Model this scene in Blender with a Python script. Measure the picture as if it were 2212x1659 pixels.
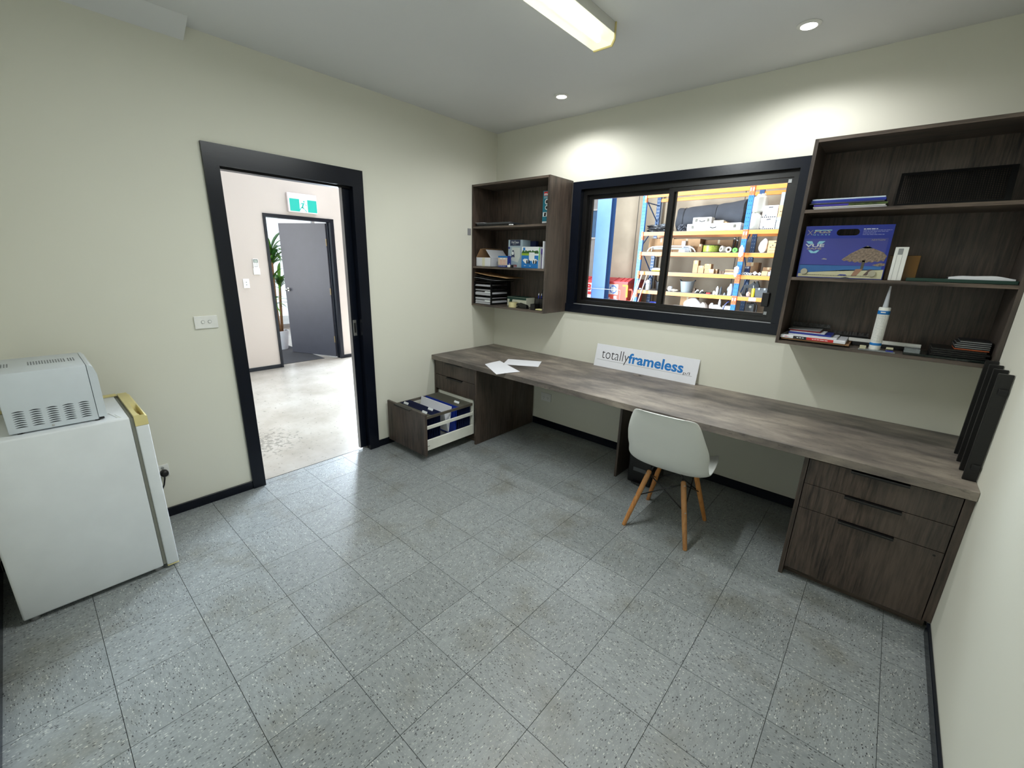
import bpy, bmesh, math, random
from mathutils import Vector, Matrix
random.seed(7)
SC = bpy.context.scene
COL = SC.collection
for o in list(bpy.data.objects): bpy.data.objects.remove(o)

# ---------------------------------------------------------------- camera, world, lights, exposure
W, D, H = 3.466, 3.525, 2.681            # the office: width (x), depth (-y), ceiling height
cam = bpy.data.cameras.new('camera'); cam.sensor_fit = 'HORIZONTAL'; cam.sensor_width = 36; cam.lens = 14.9665
cam.clip_start = 0.02
co = bpy.data.objects.new('camera', cam); COL.objects.link(co)
co.location = (3.04534, -3.20165, 1.55194); co.rotation_euler = (1.29104, -0.02805, 0.7225)
SC.camera = co

wd = bpy.data.worlds.new('world'); SC.world = wd; wd.use_nodes = True
bg = wd.node_tree.nodes['Background']; bg.inputs[0].default_value = (0.86, 0.93, 1.0, 1); bg.inputs[1].default_value = 1.6

def area(name, loc, rot, sx, sy, power, col=(1, 1, 1), spread=180):
    l = bpy.data.lights.new(name, 'AREA'); l.shape = 'RECTANGLE'; l.size = sx; l.size_y = sy
    l.energy = power; l.color = col; l.spread = math.radians(spread)
    o = bpy.data.objects.new(name, l); COL.objects.link(o); o.location = loc; o.rotation_euler = rot
    return o
# daylight coming in at the open roller door of the hall
area('daylight_roller_door', (-3.36, 1.95, 1.5), (0, math.radians(-90), 0), 2.8, 3.2, 1600, (0.76, 0.88, 1.0))
# unseen overhead lamp, added to brighten the warehouse
area('added_overhead_fill', (-1.0, 4.0, 7.1), (0, 0, 0), 6.0, 4.0, 440, (0.93, 0.96, 1.0))
# unseen high lamp, added to send bluish light through the window onto the right wall
area('added_high_fill', (-3.33, 4.0, 4.2), (0, math.radians(-80), 0), 2.2, 4.0, 480, (0.78, 0.89, 1.0))
# shop window of the showroom behind the hall door
area('daylight_shopfront', (-4.6, -2.6, 1.7), (math.radians(90), 0, math.radians(12)), 1.6, 2.2, 70, (1.0, 0.98, 0.94))
# lamps of the office
def downlight_lamp(name, x, y, power):
    l = bpy.data.lights.new(name, 'SPOT'); l.energy = power; l.color = (1.0, 1.0, 0.99)
    l.spot_size = math.radians(158); l.spot_blend = 0.55; l.shadow_soft_size = 0.045
    o = bpy.data.objects.new(name, l); COL.objects.link(o); o.location = (x, y, H - 0.012)
    return o
DL = [(1.013, -0.417), (2.481, -0.46)]
for i, (x, y) in enumerate(DL): downlight_lamp('downlight_lamp_%d' % i, x, y, 36)
area('fluorescent_lamp', (1.708, -1.65, 2.575), (0, 0, 0), 0.09, 1.16, 36, (0.95, 1.0, 0.985))

SC.view_settings.view_transform = 'Standard'; SC.view_settings.look = 'None'
SC.view_settings.gamma = 1.0; SC.view_settings.use_curve_mapping = False
SC.view_settings.exposure = 0.0
SC.cycles.max_bounces = 10; SC.cycles.diffuse_bounces = 6; SC.cycles.transparent_max_bounces = 12
SC.cycles.caustics_reflective = False; SC.cycles.caustics_refractive = False
SC.cycles.sample_clamp_indirect = 6

# ---------------------------------------------------------------- materials
def lin(c):
    if isinstance(c, str):
        c = [int(c[i:i + 2], 16) / 255 for i in (0, 2, 4)]
        c = [x / 12.92 if x <= .04045 else ((x + .055) / 1.055) ** 2.4 for x in c]
    return tuple(c) + (1,)
_m = {}
def nodes(name):
    m = bpy.data.materials.new(name); m.use_nodes = True
    nt = m.node_tree; b = nt.nodes['Principled BSDF']
    return m, nt, b
def N(nt, typ, **kw):
    n = nt.nodes.new(typ)
    for k, v in kw.items(): setattr(n, k, v)
    return n
def ramp(nt, fac, stops, interp='LINEAR'):
    r = N(nt, 'ShaderNodeValToRGB'); r.color_ramp.interpolation = interp
    e = r.color_ramp.elements
    while len(e) < len(stops): e.new(0.5)
    for i, (p, c) in enumerate(stops): e[i].position = p; e[i].color = lin(c)
    nt.links.new(fac, r.inputs[0]); return r
def mix(nt, fac, a, b, mode='MIX'):
    x = N(nt, 'ShaderNodeMix', data_type='RGBA', blend_type=mode)
    for s, v in ((x.inputs[0], fac), (x.inputs[6], a), (x.inputs[7], b)):
        if hasattr(v, 'links') or hasattr(v, 'is_linked'): nt.links.new(v, s)
        else: s.default_value = v if not isinstance(v, str) else lin(v)
    return x.outputs[2]
def coords(nt, scale=(1, 1, 1), kind='Object', add=None):
    t = N(nt, 'ShaderNodeTexCoord'); mp = N(nt, 'ShaderNodeMapping'); mp.inputs['Scale'].default_value = scale
    src = t.outputs[kind]
    if add is not None:
        v = N(nt, 'ShaderNodeVectorMath', operation='ADD'); nt.links.new(src, v.inputs[0]); nt.links.new(add, v.inputs[1]); src = v.outputs[0]
    nt.links.new(src, mp.inputs[0]); return mp.outputs[0]
def noise(nt, vec, scale, detail=4, rough=.55):
    n = N(nt, 'ShaderNodeTexNoise'); n.inputs['Scale'].default_value = scale; n.inputs['Detail'].default_value = detail
    n.inputs['Roughness'].default_value = rough; nt.links.new(vec, n.inputs['Vector']); return n.outputs['Fac']
def bump(nt, b, h, strength=.1, dist=.001):
    n = N(nt, 'ShaderNodeBump'); n.inputs['Strength'].default_value = strength; n.inputs['Distance'].default_value = dist
    nt.links.new(h, n.inputs['Height']); nt.links.new(n.outputs[0], b.inputs['Normal'])

def plain(name, col, rough=.5, metal=0, var=.06, scale=8, bumpy=0, spec=.5, coat=0):
    """paint, plastic, metal, paper: one colour with a faint procedural unevenness"""
    if name in _m: return _m[name]
    m, nt, b = nodes(name); c = lin(col)
    v = coords(nt); f = noise(nt, v, scale, 3)
    lo = tuple(x * (1 - var) for x in c[:3]); hi = tuple(min(1, x * (1 + var)) for x in c[:3])
    r = ramp(nt, f, [(.3, lo), (.7, hi)])
    nt.links.new(r.outputs[0], b.inputs['Base Color'])
    b.inputs['Roughness'].default_value = rough; b.inputs['Metallic'].default_value = metal
    b.inputs['Specular IOR Level'].default_value = spec; b.inputs['Coat Weight'].default_value = coat
    if bumpy: bump(nt, b, noise(nt, v, bumpy, 3), .25, .0008)
    _m[name] = m; return m

def wood(name, axis, dark, light, rough=.42):
    """dark weathered-oak laminate, grain along the given axis"""
    m, nt, b = nodes(name)
    s = [1, 1, 1]; s['xyz'.index(axis)] = .055
    s2 = [1, 1, 1]; s2['xyz'.index(axis)] = .22
    v = coords(nt, s); v2 = coords(nt, s2)
    g = noise(nt, v, 95, 6, .65); big = noise(nt, v2, 7, 5, .6); fine = noise(nt, v, 420, 2)
    a = N(nt, 'ShaderNodeMath', operation='MULTIPLY_ADD'); nt.links.new(big, a.inputs[0]); a.inputs[1].default_value = .9
    nt.links.new(g, a.inputs[2])
    a2 = N(nt, 'ShaderNodeMath', operation='MULTIPLY_ADD'); nt.links.new(fine, a2.inputs[0]); a2.inputs[1].default_value = .25; nt.links.new(a.outputs[0], a2.inputs[2])
    mid = tuple((x + y) / 2 for x, y in zip(lin(dark)[:3], lin(light)[:3]))
    r = ramp(nt, a2.outputs[0], [(.72, dark), (1.02 / 1.1, mid), (1.0, light)])
    r.color_ramp.elements[0].position = .78; r.color_ramp.elements[1].position = .93
    mp = N(nt, 'ShaderNodeMapRange'); mp.inputs[1].default_value = .72; mp.inputs[2].default_value = 1.42
    nt.links.new(a2.outputs[0], mp.inputs[0])
    r.color_ramp.elements[0].position = .18; r.color_ramp.elements[1].position = .5; r.color_ramp.elements[2].position = .85
    nt.links.new(mp.outputs[0], r.inputs[0])
    # greyer patches
    pt = ramp(nt, noise(nt, v2, 3.2, 3), [(.45, (0, 0, 0)), (.65, (1, 1, 1))])
    grey = mix(nt, .45, r.outputs[0], '4a4642')
    nt.links.new(mix(nt, pt.outputs[0], r.outputs[0], grey), b.inputs['Base Color'])
    b.inputs['Roughness'].default_value = rough
    bump(nt, b, g, .12, .0006)
    return m

M = {}
M['wood_z'] = wood('laminate_grain_up', 'z', '1d1815', '5f5046')
M['wood_x'] = wood('laminate_grain_along', 'x', '2a2320', '77675a')
M['wood_y'] = wood('laminate_grain_deep', 'y', '1d1815', '5f5046')

def desk_mat():
    m, nt, b = nodes('stone_look_laminate')
    v = coords(nt, (.35, 1, 1)); f = noise(nt, v, 9, 7, .68); g = noise(nt, v, 2.2, 4, .6); s = noise(nt, v, 60, 4, .7)
    a = N(nt, 'ShaderNodeMath', operation='MULTIPLY_ADD'); nt.links.new(g, a.inputs[0]); a.inputs[1].default_value = .9; nt.links.new(f, a.inputs[2])
    mp = N(nt, 'ShaderNodeMapRange'); mp.inputs[1].default_value = .68; mp.inputs[2].default_value = 1.22; nt.links.new(a.outputs[0], mp.inputs[0])
    r = ramp(nt, mp.outputs[0], [(0, '45403d'), (.35, '625b56'), (.7, '7d746b'), (1, '968c80')])
    sp = ramp(nt, s, [(.30, (.45, .45, .45)), (.42, (1, 1, 1))])
    nt.links.new(mix(nt, .8, r.outputs[0], sp.outputs[0], 'MULTIPLY'), b.inputs['Base Color'])
    b.inputs['Roughness'].default_value = .48; bump(nt, b, f, .08, .001); return m
M['desk'] = desk_mat()

def wall_mat(name, col):
    m, nt, b = nodes(name); v = coords(nt)
    c = lin(col); f = noise(nt, v, 1.1, 4)
    r = ramp(nt, f, [(.3, tuple(x * .965 for x in c[:3])), (.7, c[:3])])
    nt.links.new(r.outputs[0], b.inputs['Base Color']); b.inputs['Roughness'].default_value = .62
    bump(nt, b, noise(nt, v, 160, 2), .06, .0008); return m
M['wall'] = wall_mat('cream_wall_paint', 'dddccf'); M['ceiling'] = wall_mat('ceiling_paint', 'dcdddf')
M['hall_wall'] = wall_mat('hall_wall_paint', 'bbb0a9')

def tile_mat():
    m, nt, b = nodes('fleck_vinyl')
    oi = N(nt, 'ShaderNodeObjectInfo'); mu = N(nt, 'ShaderNodeVectorMath', operation='SCALE')
    nt.links.new(oi.outputs['Random'], mu.inputs[0]); mu.inputs['Scale'].default_value = 37.0
    v = coords(nt, (.42, 1, 1), add=mu.outputs[0])
    def flecks(scale, lo, hi, rad):
        vo = N(nt, 'ShaderNodeTexVoronoi'); vo.inputs['Scale'].default_value = scale; vo.inputs['Randomness'].default_value = 1
        nt.links.new(v, vo.inputs['Vector'])
        se = N(nt, 'ShaderNodeSeparateColor'); nt.links.new(vo.outputs['Color'], se.inputs[0])
        ok = N(nt, 'ShaderNodeMath', operation='COMPARE'); nt.links.new(se.outputs[0], ok.inputs[0]); ok.inputs[1].default_value = (lo + hi) / 2; ok.inputs[2].default_value = (hi - lo) / 2
        d = N(nt, 'ShaderNodeMath', operation='LESS_THAN'); nt.links.new(vo.outputs['Distance'], d.inputs[0]); d.inputs[1].default_value = rad
        k = N(nt, 'ShaderNodeMath', operation='MULTIPLY'); nt.links.new(ok.outputs[0], k.inputs[0]); nt.links.new(d.outputs[0], k.inputs[1]); return k.outputs[0]
    base = ramp(nt, noise(nt, v, 55, 4, .7), [(.3, '7c8182'), (.7, '929798')])
    c = mix(nt, flecks(300, 0, .20, .40), base.outputs[0], 'a3a5a3')
    c = mix(nt, flecks(270, .5, .62, .40), c, '484a4a')
    c = mix(nt, flecks(230, .0, .07, .42), c, 'bfc0bc')
    c = mix(nt, flecks(190, .8, .86, .36), c, '343438')
    # each tile a touch lighter or darker; traffic stains across the floor
    br = N(nt, 'ShaderNodeMapRange'); nt.links.new(oi.outputs['Random'], br.inputs[0]); br.inputs[3].default_value = .92; br.inputs[4].default_value = 1.04
    vm = N(nt, 'ShaderNodeVectorMath', operation='SCALE'); nt.links.new(c, vm.inputs[0]); nt.links.new(br.outputs[0], vm.inputs['Scale'])
    ge = N(nt, 'ShaderNodeNewGeometry'); st = noise(nt, ge.outputs['Position'], 3.1, 5, .6)
    ms = ramp(nt, st, [(.52, (0, 0, 0)), (.70, (.55, .55, .55))])
    dirt = mix(nt, 1.0, vm.outputs[0], (.62, .55, .43, 1), 'MULTIPLY')
    nt.links.new(mix(nt, ms.outputs[0], vm.outputs[0], dirt), b.inputs['Base Color'])
    b.inputs['Roughness'].default_value = .38
    return m
M['tile'] = tile_mat()

def concrete(name, a, bb, rough=.35, sc=2.0, tint=True, stain=None):
    m, nt, b = nodes(name); v = coords(nt); ge = N(nt, 'ShaderNodeNewGeometry'); v = ge.outputs['Position']
    f = noise(nt, v, sc, 6, .6); r = ramp(nt, f, [(.3, a), (.7, bb)])
    c = r.outputs[0]
    if stain:   # flaked patch of dark adhesive on the hall floor
        d = N(nt, 'ShaderNodeVectorMath', operation='DISTANCE'); nt.links.new(v, d.inputs[0]); d.inputs[1].default_value = stain
        fall = N(nt, 'ShaderNodeMapRange'); nt.links.new(d.outputs['Value'], fall.inputs[0]); fall.inputs[1].default_value = .05; fall.inputs[2].default_value = .42; fall.inputs[3].default_value = .16; fall.inputs[4].default_value = 0
        n2 = noise(nt, v, 26, 5, .7); s = N(nt, 'ShaderNodeMath', operation='ADD'); nt.links.new(n2, s.inputs[0]); nt.links.new(fall.outputs[0], s.inputs[1])
        k = ramp(nt, s.outputs[0], [(.615, (0, 0, 0)), (.65, (.75, .75, .75))]); c = mix(nt, k.outputs[0], c, '6a665f')
    nt.links.new(c, b.inputs['Base Color']); b.inputs['Roughness'].default_value = rough
    bump(nt, b, f, .05, .002); return m
M['hall_floor'] = concrete('polished_concrete', '857d72', 'a5a098', .26, 1.6, stain=(-.75, -2.07, 0))
M['ware_floor'] = concrete('warehouse_concrete', '8c8780', 'a8a39b', .5)
M['ware_wall'] = concrete('precast_concrete', '9a8b77', 'b3a28c', .8, 1.3)
M['navy'] = plain('navy_gloss_paint', '0b101b', .27, var=.2, scale=30, bumpy=60, spec=.3)
M['navy_door'] = plain('charcoal_door_paint', '3a3d48', .42, var=.05)
M['black_alu'] = plain('black_aluminium', '0c0a0a', .35, var=.1)
M['alu'] = plain('raw_aluminium', 'a8aaac', .35, .7)
M['black'] = plain('black_plastic', '0d0d0e', .4, var=.15)
M['blackmatte'] = plain('matte_black', '121214', .7, var=.15)
M['white'] = plain('white_plastic', 'e6e6e2', .35)
M['white_en'] = plain('white_enamel', 'd9dde0', .30, var=.03)
M['micro'] = plain('microwave_enamel', 'c9d0d6', .34, var=.03)
M['yellowed'] = plain('yellowed_plastic', 'd2c58a', .45, var=.08)
M['yellowed2'] = plain('yellowed_plastic_inside', 'a98f4c', .5, var=.08)
M['grey'] = plain('grey_plastic', '8d8f90', .45)
M['dgrey'] = plain('dark_grey_plastic', '4b4d50', .5)
M['gasket'] = plain('grey_rubber', '77786f', .7)
M['chrome'] = plain('brushed_steel', 'b9b9b6', .28, .9)
M['brass'] = plain('old_brass', 'b09a72', .4, .7)
M['paper'] = plain('white_paper', 'dddee4', .75, var=.02)
M['card'] = plain('brown_cardboard', 'b78f68', .8, var=.07)
M['card2'] = plain('dark_brown_cardboard', '8d6a4a', .85, var=.07)
M['tan'] = plain('tan_cardboard', 'd3a878', .8, var=.04)
M['drawer_w'] = plain('white_powder_coat', 'e0e0d6', .4)
M['rail'] = plain('taupe_steel', '5d574d', .45, .2)
M['folder'] = plain('navy_manila', '0f1c4a', .65, var=.15)
M['blue'] = plain('bright_blue_card', '1f3fae', .55, var=.08)
M['grail'] = plain('grey_steel_rail', '8a887c', .4, .5)
M['sign_blue'] = plain('print_blue', '1272bd', .5)
M['sign_black'] = plain('print_black', '1b1a20', .5)
M['print_white'] = plain('print_white', 'e4e8ea', .55)
M['print_red'] = plain('print_red', 'c22a2a', .5)
M['print_grey'] = plain('print_grey', '8c8c8e', .6)
M['beech'] = wood('beech_wood', 'z', 'a8672f', 'd79a57', .4)
M['shell'] = plain('white_shell_plastic', 'dadcd8', .42, var=.025, scale=4)
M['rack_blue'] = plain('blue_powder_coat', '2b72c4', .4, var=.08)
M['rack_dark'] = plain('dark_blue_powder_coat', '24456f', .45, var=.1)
M['orange'] = plain('orange_powder_coat', 'ea8a3c', .4, var=.05)
M['orange_d'] = plain('orange_connector', 'e2713c', .45, var=.08)
M['col_blue'] = plain('column_blue_paint', '43679f', .4, var=.05)
M['red'] = plain('red_bin_plastic', 'e05a46', .45, var=.06)
M['red_d'] = plain('red_lid_plastic', 'bb3a3f', .45, var=.08)
M['leaf'] = plain('green_leaf', '4f7f2c', .45, var=.35, scale=30)
M['leaf2'] = plain('dark_green_leaf', '2b5a24', .45, var=.3, scale=30)
M['bark'] = plain('brown_bark', '7a5a3a', .85, var=.25, scale=40, bumpy=60)
M['pot'] = plain('white_glazed_pot', 'c9ced6', .4)
M['mat'] = plain('charcoal_mat', '34353a', .95, var=.35, scale=150, bumpy=200)
M['deckboard'] = plain('grey_deck_board', '8a8177', .8, var=.15)
M['foil'] = plain('black_film', '2b2b2e', .32, var=.3, scale=20, bumpy=25)
M['foam'] = plain('charcoal_foam', '35363c', .85, var=.12, bumpy=90)
M['whitebag'] = plain('white_film', 'dedde2', .4, var=.06, bumpy=18)
M['poly'] = plain('milky_plastic', 'd8d3c6', .4, var=.06)
M['tubgrey'] = plain('grey_tub_rubber', '8b9094', .5)
M['yellow'] = plain('yellow_card', 'e8d430', .55)
M['green'] = plain('lime_green_plastic', '5fd33c', .45)
M['dkgreen'] = plain('dark_green_print', '10362c', .5)
M['teal'] = plain('teal_print', '0e7389', .5)
M['purple'] = plain('purple_print', '5a3d9a', .5)
M['pink'] = plain('pink_cloth', 'd9b3a6', .8)
M['woodscrap'] = plain('raw_timber', 'b08a63', .75, var=.15)
M['jug'] = plain('clear_jug_plastic', 'c6d3e0', .3)
M['magred'] = plain('dark_red_cover', '7d1d24', .4)
M['bookblue'] = plain('deep_blue_cover', '20308c', .35)

def glass_mat():
    m = bpy.data.materials.new('clear_glass'); m.use_nodes = True; nt = m.node_tree; nt.nodes.clear()
    o = N(nt, 'ShaderNodeOutputMaterial'); t = N(nt, 'ShaderNodeBsdfTransparent'); t.inputs[0].default_value = (.93, .95, .95, 1)
    g = N(nt, 'ShaderNodeBsdfGlossy'); g.inputs['Roughness'].default_value = .01
    f = N(nt, 'ShaderNodeLayerWeight'); f.inputs[0].default_value = .12; x = N(nt, 'ShaderNodeMixShader')
    nt.links.new(f.outputs[0], x.inputs[0]); nt.links.new(t.outputs[0], x.inputs[1]); nt.links.new(g.outputs[0], x.inputs[2]); nt.links.new(x.outputs[0], o.inputs[0]); m.use_transparent_shadow = True; return m
M['glass'] = glass_mat()
def dark_glass(name, col, rough=.08):
    m, nt, b = nodes(name); b.inputs['Base Color'].default_value = lin(col); b.inputs['Roughness'].default_value = rough
    b.inputs['Alpha'].default_value = .86; return m
M['smoke'] = dark_glass('smoked_glass', '1a2220'); M['amber'] = dark_glass('amber_glass', '6b4a1c', .2); M['clearp'] = dark_glass('clear_acrylic', '9aa2a4', .1)
M['clearp'].node_tree.nodes['Principled BSDF'].inputs['Alpha'].default_value = .45
def emit(name, col, s):
    m, nt, b = nodes(name); b.inputs['Base Color'].default_value = lin(col); b.inputs['Emission Color'].default_value = lin(col); b.inputs['Emission Strength'].default_value = s
    b.inputs['Roughness'].default_value = .4; return m
M['lamp'] = emit('lamp_lens', 'fffdf8', 14)
M['tube'] = emit('lit_tube', 'fbfff4', 6)
M['exit_green'] = emit('exit_sign_green', '129488', .55); M['exit_white'] = emit('exit_sign_white', 'dfeef2', .75)
def diffuser_mat():
    m, nt, b = nodes('ribbed_diffuser'); b.inputs['Base Color'].default_value = lin('e9e6d6')
    b.inputs['Emission Color'].default_value = lin('fbffee'); b.inputs['Roughness'].default_value = .3
    b.inputs['Alpha'].default_value = .55; b.inputs['Emission Strength'].default_value = .55; t = N(nt, 'ShaderNodeTexCoord')
    wv = N(nt, 'ShaderNodeTexWave'); wv.bands_direction = 'Y'; wv.inputs['Scale'].default_value = 60; nt.links.new(t.outputs['Object'], wv.inputs['Vector'])
    bump(nt, b, wv.outputs['Fac'], .3, .002); return m
M['diffuser'] = diffuser_mat()

# ---------------------------------------------------------------- mesh and object helpers
class B:
    """collects shapes in scene metres; build() links them as one mesh object under an optional parent"""
    def __init__(s): s.bm = bmesh.new(); s.mi = 0
    def mat(s, i): s.mi = i; return s
    def _tag(s, faces):
        for f in faces: f.material_index = s.mi
    def box(s, x0, x1, y0, y1, z0, z1, bev=0, seg=2):
        c = [s.bm.verts.new((x, y, z)) for x in (x0, x1) for y in (y0, y1) for z in (z0, z1)]
        fs = [s.bm.faces.new([c[i] for i in q]) for q in ((0, 1, 3, 2), (4, 6, 7, 5), (0, 4, 5, 1), (2, 3, 7, 6), (0, 2, 6, 4), (1, 5, 7, 3))]
        s._tag(fs)
        if bev:
            es = list({e for f in fs for e in f.edges})
            r = bmesh.ops.bevel(s.bm, geom=es, offset=bev, segments=seg, affect='EDGES', profile=.5); s._tag(r['faces'])
        return s
    def poly(s, pts):
        s._tag([s.bm.faces.new([s.bm.verts.new(p) for p in pts])]); return s
    def hexa(s, p):   # 8 points: bottom four, top four
        c = [s.bm.verts.new(q) for q in p]
        s._tag([s.bm.faces.new([c[i] for i in q]) for q in ((3, 2, 1, 0), (4, 5, 6, 7), (0, 1, 5, 4), (1, 2, 6, 5), (2, 3, 7, 6), (3, 0, 4, 7))]); return s
    def prism(s, pts2, axis, a0, a1):
        k = 'xyz'.index(axis)
        def P(p, a): q = list(p); q.insert(k, a); return q
        u = [s.bm.verts.new(P(p, a0)) for p in pts2]; v = [s.bm.verts.new(P(p, a1)) for p in pts2]
        n = len(u); fs = [s.bm.faces.new(u), s.bm.faces.new(v[::-1])] + [s.bm.faces.new((u[i], v[i], v[(i + 1) % n], u[(i + 1) % n])) for i in range(n)]
        s._tag(fs); bmesh.ops.recalc_face_normals(s.bm, faces=fs); return s
    def ring(s, c, d, r, n, ref=None):
        d = Vector(d).normalized(); a = d.orthogonal().normalized() if ref is None else (Vector(ref) - Vector(ref).dot(d) * d).normalized()
        b = d.cross(a); return [s.bm.verts.new(Vector(c) + r * (math.cos(2 * math.pi * i / n) * a + math.sin(2 * math.pi * i / n) * b)) for i in range(n)]
    def rings(s, rs, caps=True, close=False):
        fs = []
        for u, v in zip(rs, rs[1:]):
            n = len(u)
            for i in range(n): fs.append(s.bm.faces.new((u[i], u[(i + 1) % n], v[(i + 1) % n], v[i])))
        if caps: fs += [s.bm.faces.new(rs[0][::-1]), s.bm.faces.new(rs[-1])]
        s._tag(fs); return s
    def cyl(s, p0, p1, r0, r1=None, n=16):
        r1 = r0 if r1 is None else r1; d = Vector(p1) - Vector(p0)
        return s.rings([s.ring(p0, d, r0, n), s.ring(p1, d, r1, n)])
    def tube(s, pts, r, n=8):
        pts = [Vector(p) for p in pts]; rs = []; ref = None
        for i, p in enumerate(pts):
            d = (pts[min(i + 1, len(pts) - 1)] - pts[max(i - 1, 0)]).normalized()
            if ref is None: ref = d.orthogonal()
            rr = r[i] if isinstance(r, (list, tuple)) else r
            rs.append(s.ring(p, d, rr, n, ref)); 
        return s.rings(rs)
    def lathe(s, prof, c, n=24, axis='z'):
        rs = []
        for r, h in prof:
            if axis == 'z': rs.append(s.ring((c[0], c[1], c[2] + h), (0, 0, 1), max(r, 1e-4), n, (1, 0, 0)))
            elif axis == 'x': rs.append(s.ring((c[0] + h, c[1], c[2]), (1, 0, 0), max(r, 1e-4), n, (0, 1, 0)))
            else: rs.append(s.ring((c[0], c[1] + h, c[2]), (0, 1, 0), max(r, 1e-4), n, (1, 0, 0)))
        return s.rings(rs)
    def ball(s, c, r, sq=(1, 1, 1), n=10):
        g = bmesh.ops.create_uvsphere(s.bm, u_segments=n * 2, v_segments=n, radius=1)['verts']
        for v in g: v.co = Vector((c[0] + v.co.x * r * sq[0], c[1] + v.co.y * r * sq[1], c[2] + v.co.z * r * sq[2]))
        s._tag({f for v in g for f in v.link_faces}); return s
    def lump(s, c, size, amp=.18, n=12, seed=0, flat=True, freq=2.2):
        """crumpled bag, rag or cloth: a sphere pushed about by folds, resting flat on its base"""
        g = bmesh.ops.create_icosphere(s.bm, subdivisions=4, radius=1)['verts']; rnd = random.Random(seed)
        ks = [(Vector((rnd.gauss(0, 1), rnd.gauss(0, 1), rnd.gauss(0, 1))) * freq, rnd.uniform(0, 6)) for _ in range(7)]
        for v in g:
            p = v.co.copy(); k = 1 + amp * sum((1 - 2 * abs(math.sin(p.dot(a) + f))) for a, f in ks) / 3.0
            q = p * k
            if flat: q.z = max(q.z, -.82)
            v.co = Vector((c[0] + q.x * size[0], c[1] + q.y * size[1], c[2] + (q.z + (.82 if flat else 0)) * size[2]))
        s._tag({f for v in g for f in v.link_faces}); return s
    def grid(s, P):   # P: rows of points
        vs = [[s.bm.verts.new(p) for p in r] for r in P]
        s._tag([s.bm.faces.new((vs[i][j], vs[i][j + 1], vs[i + 1][j + 1], vs[i + 1][j])) for i in range(len(vs) - 1) for j in range(len(vs[0]) - 1)]); return s
    def build(s, name, mats, parent=None, smooth=False, local=False, kind=None, solid=0, label=None, auto=None):
        me = bpy.data.meshes.new(name)
        if parent is not None and not local:
            for v in s.bm.verts: v.co -= WORLD[parent.name]
        s.bm.normal_update(); s.bm.to_mesh(me); s.bm.free()
        for mm in (mats if isinstance(mats, (list, tuple)) else [mats]): me.materials.append(mm)
        if smooth:
            me.shade_smooth()
            if auto: me.set_sharp_from_angle(angle=math.radians(auto))
        o = bpy.data.objects.new(name, me); COL.objects.link(o)
        if parent is not None: o.parent = parent; WORLD[o.name] = WORLD[parent.name].copy()
        else: WORLD[o.name] = Vector((0, 0, 0))
        if solid:
            md = o.modifiers.new('solid', 'SOLIDIFY'); md.thickness = solid; md.offset = 0
        if kind: o['kind'] = kind
        if label: o['label'] = label
        return o
WORLD = {}
def thing(name, label, cat, loc=(0, 0, 0), rotz=0, group=None, rot=None):
    o = bpy.data.objects.new(name, None); COL.objects.link(o); o.location = loc; o.rotation_euler = rot or (0, 0, rotz)
    o.empty_display_size = .05; WORLD[o.name] = Vector(loc); tag(o, label, cat, group); return o
def tag(o, label, cat, group=None):
    o['label'] = label; o['category'] = cat
    if group: o['group'] = group
    return o
def recentre(o):
    """moves a top-level mesh's origin to the middle of its base"""
    vs = o.data.vertices; n = len(vs)
    c = Vector((sum(v.co.x for v in vs) / n, sum(v.co.y for v in vs) / n, min(v.co.z for v in vs)))
    for v in vs: v.co -= c
    o.location = c; WORLD[o.name] = c; return o
def dup(root, loc=None, rotz=None, label=None, group=None):
    r = root.copy(); COL.objects.link(r); WORLD[r.name] = Vector(loc if loc is not None else root.location)
    if loc is not None: r.location = loc
    if rotz is not None: r.rotation_euler = (0, 0, rotz)
    if label: r['label'] = label
    if group: r['group'] = group
    for ch in list(root.children):
        c = ch.copy(); COL.objects.link(c); c.parent = r
        for g in ch.children:
            d = g.copy(); COL.objects.link(d); d.parent = c
    return r
def lettering(body, origin, right, up, width, height, mat, parent, name='lettering', bold=0, off=.0006, shear=0, local=False, squash=True):
    """flat printed words in the plane given by right and up; the text's own box is fitted to width x height"""
    cu = bpy.data.curves.new('txt', 'FONT'); cu.body = body; cu.size = 1; cu.offset = bold; cu.shear = shear; cu.resolution_u = 3
    t = bpy.data.objects.new('txt', cu); COL.objects.link(t); dg = bpy.context.evaluated_depsgraph_get()
    me = bpy.data.meshes.new_from_object(t.evaluated_get(dg)); bpy.data.objects.remove(t); bpy.data.curves.remove(cu)
    if not me.vertices: return None
    xs = [v.co.x for v in me.vertices]; ys = [v.co.y for v in me.vertices]
    w = max(xs) - min(xs); h = max(ys) - min(ys); sx = width / w; sy = (height / h) if height else sx
    r = Vector(right).normalized(); u = Vector(up).normalized(); n = r.cross(u); O = Vector(origin) - (Vector((0, 0, 0)) if (local or parent is None) else WORLD[parent.name])
    for v in me.vertices: v.co = O + r * (v.co.x - min(xs)) * sx + u * (v.co.y - min(ys)) * sy + n * off
    me.name = name; me.materials.clear(); me.materials.append(mat)
    o = bpy.data.objects.new(name, me); COL.objects.link(o)
    if parent is not None: o.parent = parent
    return o
def lines(origin, right, up, rows, widths, gap, thick, mat, parent, name='small_print', off=.0006, seed=1, words=True):
    """rows of illegible small print as tiny dashes, one mesh"""
    rnd = random.Random(seed); b = B(); r = Vector(right).normalized(); u = Vector(up).normalized(); n = r.cross(u); O = Vector(origin) + n * off
    for k in range(rows):
        x = 0; wk = widths[k % len(widths)]
        while x < wk:
            l = min(rnd.uniform(2, 7) * thick, wk - x) if words else wk
            p = O + r * x - u * (k * gap); b.poly([p, p + r * l, p + r * l + u * thick, p + u * thick]); x += l + thick
    return b.build(name, mat, parent)
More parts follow.
